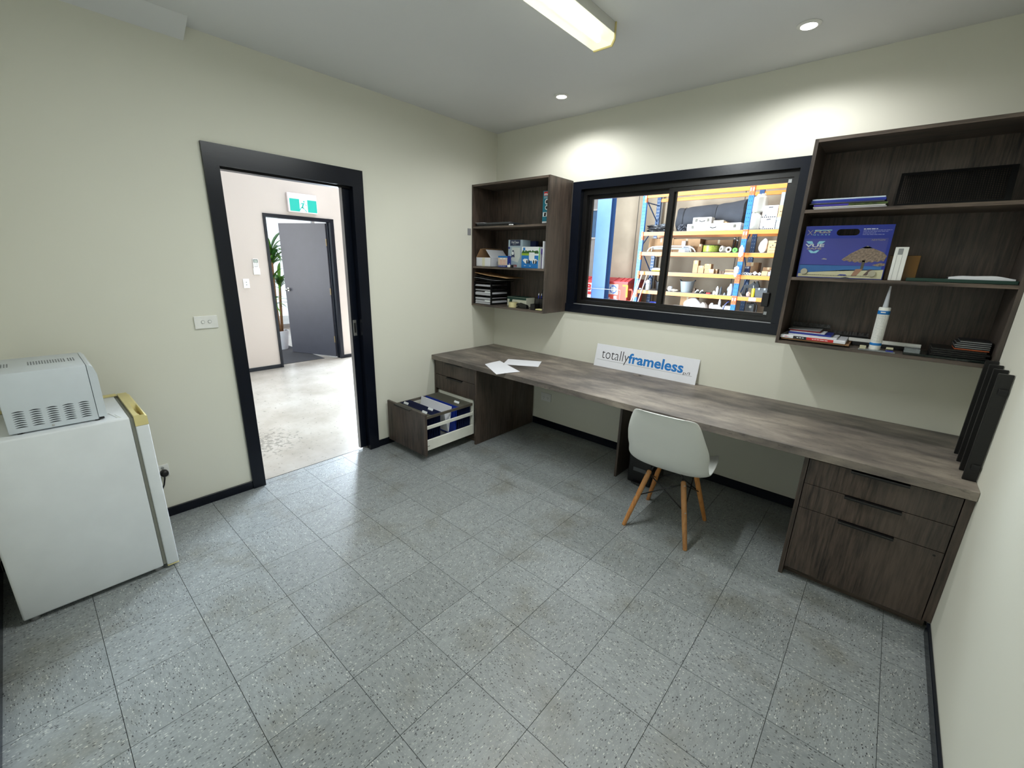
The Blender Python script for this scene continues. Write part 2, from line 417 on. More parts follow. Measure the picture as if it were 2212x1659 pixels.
def patch(origin, right, up, pts, mat, parent, name, off=.0005):
    r = Vector(right).normalized(); u = Vector(up).normalized(); n = r.cross(u); O = Vector(origin)
    b = B(); b.poly([O + r * a + u * c + n * off for a, c in pts]); return b.build(name, mat, parent)
def circ(cx, cy, r, n=20, ry=None): return [(cx + r * math.cos(2 * math.pi * i / n), cy + (ry or r) * math.sin(2 * math.pi * i / n)) for i in range(n)]
def struct(name, b, mat, **kw):
    o = b.build(name, mat, **kw); o['kind'] = 'structure'; return o
X_, Y_, Z_ = Vector((1, 0, 0)), Vector((0, 1, 0)), Vector((0, 0, 1))
# ================================================================ THE OFFICE SHELL
TK = .11                                                             # wall thickness
DY0, DY1, DZ = -2.311, -1.49, 2.036                                  # doorway in the side wall
WX0, WX1, WZ0, WZ1 = .965, 2.487, 1.218, 2.135                       # window opening in the back wall
fl = struct('floor', B().box(-.06, W + TK, -D - TK, TK, -.12, -.0045), M['black'])
T, OX, OY, G = .305, .2647, -.1906, .0009
xs = [0.0] + [OX + T * i for i in range(11)] + [W]
ys = [0.0] + [OY - T * i for i in range(11)] + [-D]
_tiles = {}
def tile(x0, x1, y0, y1, turn):
    w, h = x1 - x0 - G, y1 - y0 - G
    if turn: w, h = h, w
    k = (round(w, 4), round(h, 4))
    o = None
    if k not in _tiles:
        b = B(); a, c, e = w / 2, h / 2, .0006
        b.hexa([(-a, -c, -.004), (a, -c, -.004), (a, c, -.004), (-a, c, -.004), (-a + e, -c + e, 0), (a - e, -c + e, 0), (a - e, c - e, 0), (-a + e, c - e, 0)])
        o = b.build('tile', M['tile'], fl, local=True); _tiles[k] = o.data
    else:
        o = bpy.data.objects.new('tile', _tiles[k]); COL.objects.link(o); o.parent = fl
    o.location = ((x0 + x1) / 2, (y0 + y1) / 2, 0); o.rotation_euler = (0, 0, math.pi / 2 if turn else 0)
for i in range(len(xs) - 1):
    for j in range(len(ys) - 1):
        if xs[i + 1] - xs[i] > .02 and ys[j] - ys[j + 1] > .02: tile(xs[i], xs[i + 1], ys[j + 1], ys[j], (i + j) % 2 == 1)
# the strip of tiles that runs into the doorway
yd = [DY1] + [y for y in ys if DY0 < y < DY1] + [DY0]
for k in range(len(yd) - 1):
    if yd[k] - yd[k + 1] > .02: tile(-.058, -.001, yd[k + 1], yd[k], k % 2 == 0)

wl = struct('wall_left', B().box(-TK, 0, -D - TK, DY0 - .012, 0, H + .1).box(-TK, 0, DY1 + .012, TK, 0, H + .1).box(-TK, 0, DY0 - .012, DY1 + .012, DZ + .012, H + .1), M['wall'])
wb = struct('wall_back', B().box(0, WX0 - .012, 0, TK, 0, H + .1).box(WX1 + .012, W + TK, 0, TK, 0, H + .1).box(WX0 - .012, WX1 + .012, 0, TK, 0, WZ0 - .012).box(WX0 - .012, WX1 + .012, 0, TK, WZ1 + .012, H + .1), M['wall'])
wr = struct('wall_right', B().box(W, W + TK, -D - TK, 0, 0, H + .1), M['wall'])
wf = struct('wall_front', B().box(0, W, -D - TK, -D, 0, H + .1), M['wall'])
ce = struct('ceiling', B().box(-TK, W + TK, -D - TK, TK, H, H + .1), M['ceiling'])
# raked bulkhead between side wall and ceiling
struct('trim_1', B().prism([(.0005, 2.611), (.131, H - .0005), (.0005, H - .0005)], 'y', -3.5245, -2.384), M['ceiling'])

SK = .058
def skirt(name, x0, x1, y0, y1, h=SK): return struct(name, B().box(x0, x1, y0, y1, .0005, h, .002, 1), M['navy'])
skirt('baseboard_left', .0005, .0125, -D + .014, -2.386); skirt('baseboard_left_2', .0005, .0125, -1.41, -.02)
skirt('baseboard_back', .566, 2.878, -.0125, -.0005, .066); skirt('baseboard_right', W - .0125, W - .0005, -D + .014, -.80); skirt('baseboard_front', .02, W - .02, -D + .0005, -D + .0125)

# the doorway: architrave, jambs, cavity-slider leaf
d1 = struct('door_1', B().box(-TK - .004, .004, DY0 - .0118, DY0, .0005, DZ + .0118).box(-TK - .004, .004, DY0, DY1, DZ, DZ + .0118), M['navy'])
b = B().box(-.040, .004, DY1, DY1 + .0118, .0005, DZ + .0118).box(-TK - .004, -.088, DY1, DY1 + .0118, .0005, DZ + .0118)
b.build('split_jamb', M['navy'], d1)
def architrave(x0, x1, ya, yb, zt, ia, ib, iz, parent):
    """three mitred boards round a door opening"""
    for pts in ([(ya, .0005), (ia, .0005), (ia, iz), (ya, zt)], [(ya, zt), (ia, iz), (ib, iz), (yb, zt)], [(ib, .0005), (yb, .0005), (yb, zt), (ib, iz)]):
        B().prism(pts, 'x', x0, x1).build('architrave', M['navy'], parent)
architrave(.0005, .017, -2.385, -1.411, 2.145, DY0 + .004, DY1 - .004, DZ - .004, d1)
leaf = B().box(-.082, -.046, -1.546, DY1 + .06, .014, 2.028, .002, 1).build('sliding_leaf', M['navy'], d1)
b = B(); b.box(-.0458, -.0440, -1.535, -1.507, .962, 1.084, .0008, 1)
b.build('flush_pull', M['chrome'], leaf)
b = B(); b.box(-.0439, -.0434, -1.529, -1.513, .985, 1.062); b.build('pull_recess', M['blackmatte'], leaf)
B().box(-.0828, -.0455, -1.5476, -1.5462, .014, 2.028).build('leaf_edge_glint', M['alu'], leaf)  # pale strip put in for the bright daylit line along the leaf edge
B().box(-.095, -.03, DY0, DY1, DZ - .014, DZ - .0005).build('slider_track', M['black'], d1)
B().box(-.062, -.0585, DY0, -1.55, -.004, .0012).build('threshold_strip', M['black'], d1)
B().box(-.066, -.052, -1.512, -1.494, .0012, .022, .001, 1).build('floor_guide', M['chrome'], d1)

# the window: architrave with apron, aluminium slider with two sashes
w1 = struct('window_1', B().box(WX0 - .0118, WX0, -.004, TK, WZ0 - .0118, WZ1 + .0118).box(WX1, WX1 + .0118, -.004, TK, WZ0 - .0118, WZ1 + .0118).box(WX0, WX1, -.004, TK, WZ1, WZ1 + .0118).box(WX0, WX1, -.004, TK, WZ0 - .0118, WZ0), M['navy'])
ox0, ox1, oz1, oz0 = .888, 2.565, 2.192, 1.142
for pts in ([(ox0, WZ0 - .002), (WX0 + .003, WZ0 - .002), (WX0 + .003, WZ1 - .003), (ox0, oz1)], [(ox0, oz1), (WX0 + .003, WZ1 - .003), (WX1 - .003, WZ1 - .003), (ox1, oz1)], [(WX1 - .003, WZ0 - .002), (ox1, WZ0 - .002), (ox1, oz1), (WX1 - .003, WZ1 - .003)]):
    B().prism(pts, 'y', -.018, -.0005).build('architrave', M['navy'], w1)
B().box(.8795, ox1, -.0185, -.0005, oz0, WZ0 - .003, .0015, 1).build('apron', M['navy'], w1)
B().box(WX0 + .002, WX1 - .002, -.019, .012, WZ0 - .0028, WZ0 + .0012).build('sill_edge', M['alu'], w1)
fy0, fy1 = .028, .098
b = B(); fw = .036
b.box(WX0 + .001, WX0 + fw, fy0, fy1, WZ0 + .001, WZ1 - .001).box(WX1 - fw, WX1 - .001, fy0, fy1, WZ0 + .001, WZ1 - .001)
b.box(WX0 + fw, WX1 - fw, fy0, fy1, WZ1 - .042, WZ1 - .001).box(WX0 + fw, WX1 - fw, fy0, fy1, WZ0 + .001, WZ0 + .030)
b.build('window_frame', M['black_alu'], w1)
def sash(name, x0, x1, y0, y1, z0, z1, sl, sr, st, sb):
    s = B().box(x0, x0 + sl, y0, y1, z0, z1).box(x1 - sr, x1, y0, y1, z0, z1).box(x0 + sl, x1 - sr, y0, y1, z1 - st, z1).box(x0 + sl, x1 - sr, y0, y1, z0, z0 + sb).build(name, M['black_alu'], w1)
    m = (y0 + y1) / 2
    B().box(x0 + sl - .004, x1 - sr + .004, m - .002, m + .002, z0 + sb - .004, z1 - st + .004).build('pane', M['glass'], s); return s
mid = 1.705
sash('sash', WX0 + fw + .001, mid + .022, .066, .090, WZ0 + .031, WZ1 - .043, .030, .036, .030, .022)
s2 = sash('sash', mid - .022, WX1 - fw - .001, .036, .060, WZ0 + .031, WZ1 - .043, .034, .030, .026, .022)
B().box(WX1 - fw - .050, WX1 - fw - .008, .012, .0355, 1.315, 1.405, .004).build('sash_latch', M['black'], s2)
for z in (1.262, 2.062): B().box(WX1 - fw - .028, WX1 - fw - .010, .0335, .0358, z, z + .020).build('corner_key', M['alu'], s2)

# ---------------------------------------------------------------- lights on the ceiling
E1 = thing('fluorescent_batten', 'ceiling batten light with a ribbed yellowed diffuser', 'ceiling light', (1.708, -1.65, H))
B().box(1.648, 1.768, -2.26, -1.046, H - .050, H - .0005).build('body', plain('batten_enamel', 'cfcfca', .4), E1)
b = B(); b.prism([(1.643, H - .0505), (1.773, H - .0505), (1.773, H - .072), (1.758, H - .096), (1.658, H - .096), (1.643, H - .072)], 'y', -2.255, -1.054)
b.build('diffuser', M['diffuser'], E1)
B().cyl((1.708, -2.22, H - .072), (1.708, -1.09, H - .072), .014, n=12).build('lamp_tube', M['tube'], E1, smooth=True, auto=40)
for y0, y1 in ((-2.266, -2.2605), (-1.0455, -1.039)):
    B().prism([(1.641, H - .0005), (1.775, H - .0005), (1.775, H - .074), (1.760, H - .099), (1.656, H - .099), (1.641, H - .074)], 'y', y0, y1).build('end_cap', M['yellowed'], E1)
def downlight(x, y, label):
    t = thing('downlight', label, 'ceiling light', (x, y, H), 0, 'recessed downlights')
    B().lathe([(.034, -.0005), (.052, -.0005), (.052, -.003), (.046, -.007), (.036, -.008), (.034, -.0005)], (x, y, H), 28).build('trim_ring', M['white'], t, smooth=True, auto=50)
    B().lathe([(.0001, -.004), (.0335, -.004), (.0335, -.0005), (.0001, -.0005)], (x, y, H), 24).build('lens', M['lamp'], t, smooth=True, auto=50)
downlight(*DL[0], 'lit round downlight nearest the corner with the small shelf unit')
downlight(*DL[1], 'lit round downlight near the batten, above the window end by the large shelf unit')

# ---------------------------------------------------------------- switches and sockets
def plate_box(b, ax, p, a0, a1, z0, z1, t):
    if ax == 'x': b.box(p, p + t, a0, a1, z0, z1, .002, 2)
    else: b.box(a0, a1, p - t, p, z0, z1, .002, 2)
    return b
sw = thing('light_switch', 'white two-button light switch beside the dark doorway architrave', 'light switch', (0, -2.494, 1.155))
plate_box(B(), 'x', .0005, -2.553, -2.435, 1.118, 1.192, .009).build('plate', M['white'], sw)
for y in (-2.511, -2.477):
    B().cyl((.0095, y, 1.157), (.0105, y, 1.157), .0098, n=20).build('button_ring', M['grey'], sw)
    B().cyl((.0105, y, 1.157), (.0135, y, 1.157), .0078, n=20).build('button', M['white'], sw)
ws = thing('wall_socket', 'white wall socket with a black plug in it behind the fridge', 'socket', (0, -2.86, .30))
plate_box(B(), 'x', .0005, -2.918, -2.804, .267, .339, .009).build('plate', M['white'], ws)
for y in (-2.834, -2.888): B().cyl((.0095, y, .322), (.013, y, .322), .0075, n=16).build('button', M['chrome'], ws)
pl = thing('power_plug', 'black round power plug with its cord in the wall socket by the fridge', 'plug', (0, -2.832, .29))
B().lathe([(.020, .0), (.021, .012), (.019, .026), (.012, .032), (.0002, .033)], (.0097, -2.832, .291), 20, 'x').build('plug_body', M['black'], pl, smooth=True, auto=50)
B().tube([(.034, -2.834, .282), (.040, -2.838, .262), (.036, -2.846, .225), (.030, -2.87, .17), (.03, -2.92, .08), (.03, -3.0, .012)], .0042, 8).build('cord', M['black'], pl, smooth=True)
so = thing('double_socket', 'white double power socket on the wall under the desk', 'socket', (.716, 0, .297))
plate_box(B(), 'y', -.0005, .657, .776, .258, .338, .009).build('plate', M['white'], so)
for x in (.692, .740):
    B().cyl((x, -.0095, .318), (x, -.0115, .318), .0075, n=18).build('button', M['white'], so)
    b = B()
    for dx, dz, r in ((-.007, .296, .5), (.007, .296, -.5), (0, .281, 0)):
        c, s_ = math.cos(r), math.sin(r); a, h = .0011, .0045
        b.poly([(x + dx + px * c - pz * s_, -.0098, dz + px * s_ + pz * c) for px, pz in ((-a, -h), (a, -h), (a, h), (-a, h))])
    b.build('pin_slots', M['blackmatte'], so)
b = B(); b.box(.0005, .004, -.375, -.335, 1.776, 1.834)
tag(recentre(b.build('wall_tag', M['print_grey'])), 'small grey tag stuck on the wall beside the small shelf unit', 'tag')
# ================================================================ DESK RUN
DT, DF = .7185, -.821                                                # worktop height, front edge
wt = B().box(.001, W - .001, DF, -.0005, DT - .040, DT, .0012, 1).build('desk_worktop', M['desk'])
tag(recentre(wt), 'long worktop of grey stone-look laminate spanning the whole back wall', 'desk')
gm = thing('cable_grommet', 'brown round cable grommet let into the worktop below the sign', 'grommet', (1.662, -.094, DT))
B().lathe([(.0, .0004), (.036, .0004), (.036, .002), (.030, .0034), (.0, .0034)], (1.662, -.094, DT), 24).build('cover', plain('taupe_plastic', '6d645c', .5), gm, smooth=True, auto=50)
B().lathe([(.0, .0035), (.011, .0035), (.011, .0038), (0, .0038)], (1.676, -.094, DT), 16).build('cable_hole', M['blackmatte'], gm)

FY = -.800
def pull(parent, x0, x1, zt, y=FY):
    """black edge pull hooked over the top of a drawer front"""
    b = B(); b.prism([(y + .012, zt + .0003), (y - .020, zt + .0003), (y - .022, zt - .004), (y - .022, zt - .010), (y - .0195, zt - .010), (y - .0195, zt - .0035), (y - .0005, zt - .0025), (y - .0005, zt - .0005), (y + .012, zt - .0004)], 'x', x0, x1)
    return b.build('handle', M['black'], parent)
def front(parent, x0, x1, z0, z1, h0, h1, y=FY, name='drawer'):
    d = B().box(x0, x1, y, y + .018, z0, z1, .0008, 1).build(name, M['wood_z'], parent)
    pull(d, h0, h1, z1, y); return d
TOPZ = DT - .0405
cl = thing('drawer_cabinet', 'dark oak drawer cabinet by the doorway with its file drawer pulled open', 'cabinet', (.28, -.42, 0))
B().box(.546, .565, FY, -.014, .0005, TOPZ).build('side_panel', M['wood_z'], cl)
B().box(.0135, .029, FY + .001, -.014, .0005, TOPZ).build('side_panel', M['wood_z'], cl)
front(cl, .032, .5435, .5465, .674, .194, .398); front(cl, .032, .5435, .4105, .5425, .194, .398)
B().box(.030, .545, -.752, -.735, .0005, .052).build('kickboard', M['wood_x'], cl)
B().box(.030, .545, -.0300, -.014, .053, TOPZ - .001).build('back_panel', M['drawer_w'], cl)
B().box(.030, .545, FY + .020, -.031, .3955, .4085).build('divider', M['wood_x'], cl)
for x0, x1 in ((.0295, .0345), (.5405, .5455)): B().box(x0, x1, -.776, -.10, .070, .385).build('cabinet_liner', M['drawer_w'], cl)
# the open file drawer
fd = front(cl, .032, .5435, .056, .4055, .160, .372, -1.322, 'file_drawer')
for x0, x1, n in ((.500, .515, ''), (.060, .075, '')):
    B().box(x0, x1, -1.3035, -.780, .085, .172, .002, 1).build('drawer_side', M['drawer_w'], fd)
    B().box(x0 + .004, x1, -1.3035, -.786, .263, .291, .002, 1).build('gallery_rail', M['drawer_w'], fd)
    B().box(x0 + .001, x1 - .003, -1.3035, -.792, .350, .371).build('file_rail', M['rail'], fd)
B().box(.0755, .4995, -1.3035, -.790, .088, .098).build('drawer_base', M['drawer_w'], fd)
B().box(.062, .513, -.7895, -.776, .085, .394).build('drawer_back', M['drawer_w'], fd)
lettering('blum', (.5153, -1.293, .119), (0, 1, 0), (0, 0, 1), .030, .010, M['sign_black'], fd, bold=.03)
# hanging files: a navy V-shaped sleeve under a steel rail, some with a white tab
def hanging_file(y, w, label, top='grail', tabx=None, sleeve='folder', zb=.128, yo=0):
    t = thing('hanging_file', label, 'file', (.2875, y, .355), 0, 'hanging files in the open drawer')
    xa, xb = .084, .491; b = B()
    b.prism([(y - w, .352), (y - w + .0012, .352), (y + yo, zb + .0016), (y + w - .0012, .352), (y + w, .352), (y + yo, zb)], 'x', xa, xb)
    b.build('sleeve', M[sleeve], t)
    for s in (-1, 1): B().box(.066, .509, y + s * w - .0014, y + s * w + .0014, .3525, .3725).build('rail', M[top], t)
    if tabx is not None:
        b = B(); b.hexa([(tabx, y - w - .0016, .368), (tabx + .062, y - w - .0016, .368), (tabx + .062, y - w - .0006, .368), (tabx, y - w - .0006, .368), (tabx, y - w + .010, .388), (tabx + .062, y - w + .010, .388), (tabx + .062, y - w + .011, .388), (tabx, y - w + .011, .388)])
        b.build('tab', M['print_white'], t)
F1 = 'navy hanging file among the close-packed ones behind the drawer front'
F2 = 'navy hanging file with grey top rails in the close-packed back row'
hanging_file(-1.272, .011, 'frontmost navy hanging file just behind the drawer front', tabx=None, zb=.11)
hanging_file(-1.240, .006, 'navy hanging file, second behind the drawer front, with a white tab', tabx=.40)
hanging_file(-1.214, .006, 'navy hanging file with a white tab, third behind the drawer front', top='folder', tabx=.115)
hanging_file(-1.188, .006, 'dark-railed navy hanging file, fourth behind the drawer front', top='folder')
hanging_file(-1.162, .006, 'dark-railed navy hanging file with a white tab just before the papers', top='folder', tabx=.375)
hanging_file(-1.136, .006, 'last dark-railed navy hanging file before the bundle of white papers', top='folder')
hanging_file(-.968, .016, 'bright blue hanging file standing open behind the white papers', top='blue', sleeve='blue', zb=.11)
for k in range(7): hanging_file(-.930 + k * .0205, .0055, F2 if k != 2 else 'navy hanging file with a white tab in the back row', tabx=.385 if k == 2 else None)
wp = thing('paper_bundle', 'bundle of white papers spread open in a V between the files', 'papers', (.287, -1.05, .2))
B().prism([(-1.094, .350), (-1.090, .350), (-1.046, .185), (-1.012, .385), (-1.008, .385), (-1.045, .170)], 'x', .086, .490).build('sheet', M['paper'], wp)

cr = thing('drawer_cabinet', 'closed dark oak drawer cabinet under the worktop end below the large shelf unit', 'cabinet', (3.17, -.42, 0))
B().box(2.880, 2.8985, FY, -.014, .0005, TOPZ).build('side_panel', M['wood_z'], cr)
B().box(3.436, 3.4655, FY, -.014, .060, TOPZ).build('side_panel', M['wood_z'], cr)
front(cr, 2.902, 3.4325, .5395, .669, 3.064, 3.268); front(cr, 2.902, 3.4325, .4075, .5365, 3.064, 3.268)
d3 = front(cr, 2.902, 3.4325, .052, .4045, 3.064, 3.268)
B().cyl((3.405, FY - .0002, .383), (3.405, FY + .002, .383), .005, n=14).build('dark_knot', M['black'], d3)
B().box(2.8995, 3.452, -.752, -.735, .0005, .054).build('kickboard', M['wood_x'], cr)
B().box(2.8995, 3.435, -.030, -.014, .06, TOPZ - .001).build('back_panel', M['wood_z'], cr)
sp = B().box(1.722, 1.739, -.459, -.0135, .0005, TOPZ).build('desk_support_panel', M['wood_z'])
tag(recentre(sp), 'narrow dark oak support panel standing under the middle of the worktop', 'panel')

# black pedal bin under the desk
pb = thing('pedal_bin', 'black rectangular pedal bin under the worktop beside the support panel', 'bin', (1.90, -.31, 0))
B().box(1.822, 2.005, -.448, -.200, .0008, .315, .014, 3).build('bucket', M['black'], pb, smooth=True, auto=40)
B().box(1.814, 2.012, -.456, -.192, .3155, .352, .016, 3).build('lid', M['black'], pb, smooth=True, auto=40)
B().box(1.870, 1.957, -.482, -.4485, .014, .026, .005, 2).build('pedal', M['black'], pb, smooth=True, auto=40)
B().box(1.865, 1.962, -.450, -.4483, .10, .130, .0008, 1).build('grip_recess', M['dgrey'], pb)

# sign leaning on the wall, papers, black rack of plates
sg = thing('sign_board', 'white company sign board with black and blue lettering leaning on the wall', 'sign', (1.66, -.03, DT))
b = B(); y0, y1 = -.046, -.006
b.hexa([(1.233, y0 - .003, DT + .0006), (2.086, y0 - .003, DT + .0006), (2.086, y0, DT + .0012), (1.233, y0, DT + .0012), (1.233, y1 - .003, DT + .1835), (2.086, y1 - .003, DT + .1835), (2.086, y1, DT + .184), (1.233, y1, DT + .184)])
b.build('board', M['paper'], sg)
su = (Vector((0, y1 - y0, .183))).normalized(); so_ = lambda x, z: (x, y0 - .003 + (y1 - y0) * (z - DT) / .183, z)
lettering('totally', so_(1.292, .764), X_, su, .245, .108, M['sign_black'], sg, bold=-.012)
lettering('frameless', so_(1.535, .785), X_, su, .445, .083, M['sign_blue'], sg, bold=.028)
lettering('p/l', so_(1.985, .774), X_, su, .048, .028, M['sign_black'], sg, bold=-.005)
patch(so_(1.256, .7745), X_, su, [(0, 0), (.796, 0), (.796, .0022), (0, .0022)], M['print_grey'], sg, 'rule_line')

def sheet(name, pts, z, label, curl=0):
    """a sheet of paper: four corners, slightly bowed"""
    b = B(); P = []
    a, c, d, e = [Vector((x, y, 0)) for x, y in pts]
    for i in range(7):
        r = []
        for j in range(7):
            u, v = i / 6, j / 6; p = (a * (1 - u) + c * u) * (1 - v) + (e * (1 - u) + d * u) * v
            p.z = z + curl * (4 * u * (1 - u)) ** 2 * .6; r.append(p)
        P.append(r)
    b.grid(P); return tag(recentre(b.build(name, M['paper'], solid=.0003)), label, 'paper', 'papers on the worktop')
sheet('paper_sheet', [(.591, -.434), (.851, -.284), (.955, -.465), (.695, -.620)], DT + .0012, 'white sheet of paper lying nearer the wall on the worktop')
sheet('paper_sheet', [(.597, -.733), (.593, -.545), (.962, -.706), (.892, -.905)], DT + .0030, 'white sheet of paper overhanging the worktop edge', .002)

rk = thing('plate_rack', 'black stand of four upright plates on the worktop against the side wall', 'stand', (3.443, -.52, DT))
for y in (-.702, -.585, -.468, -.350):
    p = B().box(3.420, 3.4635, y, y + .012, DT + .0006, 1.181, .0015, 1).build('plate', M['black'], rk)
    if y < -.7:
        for z in (.770, 1.098): B().box(3.434, 3.4595, y - .008, y - .0004, z, z + .024, .002, 1).build('clip', M['black'], p)
        for z in (.774, 1.102): B().box(3.438, 3.4555, y - .0084, y - .0078, z + .002, z + .013).build('clip_slot', M['blackmatte'], p)
for z in (.780, 1.108): B().cyl((3.458, -.690, z), (3.458, -.35, z), .0045, n=10).build('tie_rod', M['black'], rk)

# ================================================================ SHELF UNITS
def shelf_unit(x0, x1, label, zs):
    t = thing('shelf_unit', label, 'shelf', ((x0 + x1) / 2, -.16, 1.14)); th = .0165; y0 = -.321
    z0, z1 = 1.1395, 2.2055
    B().box(x0, x0 + th, y0, -.0008, z0, z1).build('side_panel', M['wood_z'], t); B().box(x1 - th, x1, y0, -.0008, z0, z1).build('side_panel', M['wood_z'], t)
    B().box(x0 + th + .0002, x1 - th - .0002, y0, -.0008, z1 - th, z1).build('top_panel', M['wood_x'], t); B().box(x0 + th + .0002, x1 - th - .0002, y0, -.0008, z0, z0 + th).build('bottom_panel', M['wood_x'], t)
    B().box(x0 + th + .0002, x1 - th - .0002, -.014, -.001, z0 + th + .0003, z1 - th - .0003).build('back_panel', M['wood_z'], t)
    for z in zs: B().box(x0 + th + .0003, x1 - th - .0003, y0 + .001, -.0145, z - th, z).build('shelf', M['wood_x'], t)
    return t
shelf_unit(.0008, .876, 'small dark oak wall shelf unit in the corner with office clutter', (1.851, 1.5015))
shelf_unit(2.579, 3.4645, 'large dark oak wall shelf unit over the worktop beside the window', (1.8635, 1.5145))
S1, S2, S3 = 1.8515, 1.5020, 1.1565                                  # shelf surfaces of the small unit
R1, R2, R3 = 1.8640, 1.5150, 1.1565                                  # of the large unit
def solo(name, b, mats, label, cat, group=None, **kw): return tag(recentre(b.build(name, mats, **kw)), label, cat, group)
def slab(name, x0, x1, y0, y1, z0, z1, mat, label, cat, group=None, bev=.0012): return solo(name, B().box(x0, x1, y0, y1, z0, z1, bev, 1), mat, label, cat, group)

# --- small unit, top shelf
lp = thing('laptop', 'closed dark grey laptop on top of the other on the small unit top shelf', 'laptop', (.22, -.17, S1 + .0165), 0, 'closed laptops')
B().box(.030, .436, -.290, -.060, S1 + .0165, S1 + .0245, .002, 2).build('base', M['dgrey'], lp); B().box(.032, .436, -.290, -.060, S1 + .025, S1 + .031, .002, 2).build('lid', M['dgrey'], lp)
lp = thing('laptop', 'closed black laptop underneath the other on the small unit top shelf', 'laptop', (.25, -.17, S1), 0, 'closed laptops')
B().box(.022, .430, -.288, -.055, S1 + .0005, S1 + .009, .002, 2).build('base', M['black'], lp); B().box(.022, .430, -.288, -.055, S1 + .0095, S1 + .016, .002, 2).build('lid', M['black'], lp)
solo('folder', B().prism([(-.300, S1 + .0316), (-.298, S1 + .0336), (-.06, S1 + .0420), (-.06, S1 + .0316)], 'x', .024, .130), M['paper'], 'white papers on the laptop stack on the small unit top shelf', 'papers')
solo('cable_clip', B().box(.442, .484, -.305, -.290, S1 + .0005, S1 + .010, .002, 1), M['print_white'], 'small white clip at the shelf front edge beside the laptops', 'clip')
slab('black_wallet', .445, .690, -.210, -.030, S1 + .0005, S1 + .010, M['blackmatte'], 'flat black document wallet behind the laptops on the top shelf', 'wallet')
tb = thing('tool_blister_box', 'teal blister pack with a red logo standing at the top shelf end', 'box', (.785, -.19, S1))
B().box(.729, .8585, -.210, -.160, S1 + .0155, 2.1135, .001, 1).build('carton', M['teal'], tb); B().box(.737, .79, -.205, -.165, S1 + .0005, S1 + .015, .001, 1).build('foot', M['black'], tb)
q = lambda x, z: (x, -.2102, z)
patch(q(.738, 2.076), X_, Z_, [(0, 0), (.115, 0), (.115, .031), (0, .031)], M['print_red'], tb, 'logo_panel')
lettering('makita', (.740, -.2104, 2.078), X_, Z_, .108, .022, M['print_white'], tb, bold=.03, shear=.15)
lines(q(.742, 2.066), X_, Z_, 2, [.10], .008, .003, M['print_white'], tb, seed=3)
for zz, r in ((2.030, .022), (1.986, .018)): patch(q(.772, zz), X_, Z_, circ(0, 0, r, 14), M['print_white'], tb, 'tool_picture'); patch(q(.772, zz), X_, Z_, circ(0, 0, r * .62, 12), M['black'], tb, 'tool_picture', .0009)
patch(q(.735, 1.917), X_, Z_, [(0, 0), (.045, 0), (.045, .034), (0, .034)], M['print_white'], tb, 'picture_panel'); patch(q(.745, 1.920), X_, Z_, [(0, 0), (.02, 0), (.024, .027), (.004, .027)], M['black'], tb, 'picture', .0009)
patch(q(.730, S1 + .016), X_, Z_, [(0, 0), (.125, 0), (.125, .012), (0, .012)], M['print_white'], tb, 'pale_band')

# --- small unit, middle shelf
wb_ = thing('carton', 'white mailing carton with its flaps tented open on the middle shelf', 'box', (.12, -.17, S2))
x0, x1, y0, y1, zt = .024, .215, -.285, -.055, S2 + .080
b = B(); t_ = .0025
b.box(x0, x1, y0, y0 + t_, S2 + .0005, zt).box(x0, x1, y1 - t_, y1, S2 + .0005, zt).box(x0, x0 + t_, y0, y1, S2 + .0005, zt).box(x1 - t_, x1, y0, y1, S2 + .0005, zt).box(x0, x1, y0, y1, S2 + .0005, S2 + .003)
b.build('tray', M['paper'], wb_)
B().hexa([(x1 - t_, y0, zt), (x1, y0, zt), (x1, y1, zt), (x1 - t_, y1, zt), (.148, y0, S2 + .150), (.1505, y0, S2 + .150), (.1505, y1, S2 + .150), (.148, y1, S2 + .150)]).build('flap', M['paper'], wb_)
B().hexa([(x0, y0, zt), (x0 + t_, y0, zt), (x0 + t_, y1, zt), (x0, y1, zt), (.079, y0, S2 + .157), (.0815, y0, S2 + .157), (.0815, y1, S2 + .157), (.079, y1, S2 + .157)]).build('flap', M['card'], wb_)
B().box(.079, .1503, y0 + .02, y1 - .01, S2 + .1575, S2 + .1595).build('flap', M['card'], wb_)
patch((.104, y0, S2 + .001), X_, Z_, [(0, 0), (.035, 0), (.035, .078), (0, .078)], plain('pale_tape', 'd9d6bd', .5), wb_, 'tape')
sb = thing('supplement_box', 'small blue and white box showing two jars, beside the tented carton', 'box', (.345, -.22, S2))
B().box(.284, .400, -.262, -.185, S2 + .0005, S2 + .098, .001, 1).build('carton', M['bookblue'], sb)
patch((.2855, -.262, S2 + .018), X_, Z_, [(0, 0), (.113, 0), (.113, .064), (0, .064)], plain('cream_print', 'd6c4ae', .5), sb, 'jar_picture')
patch((.2855, -.262, S2 + .083), X_, Z_, [(0, 0), (.113, 0), (.113, .0145), (0, .0145)], M['sign_blue'], sb, 'top_band')
for x in (.307, .346):
    patch((x, -.262, S2 + .022), X_, Z_, [(0, 0), (.032, 0), (.032, .046), (0, .046)], M['pink'], sb, 'jar_print', .001); patch((x + .001, -.262, S2 + .069), X_, Z_, [(0, 0), (.030, 0), (.030, .011), (0, .011)], M['print_white'], sb, 'jar_lid_print', .001)
lines((.290, -.262, S2 + .0085), X_, Z_, 1, [.09], .01, .004, M['print_white'], sb, seed=5)
ch = thing('charger_plug', 'small white charger plug between the supplement box and vacuum bag box', 'charger', (.448, -.29, S2))
B().box(.434, .462, -.302, -.276, S2 + .0005, S2 + .022, .003, 2).build('body', M['white'], ch); B().cyl((.448, -.289, S2 + .022), (.448, -.289, S2 + .036), .004, n=10).build('prong', M['chrome'], ch)
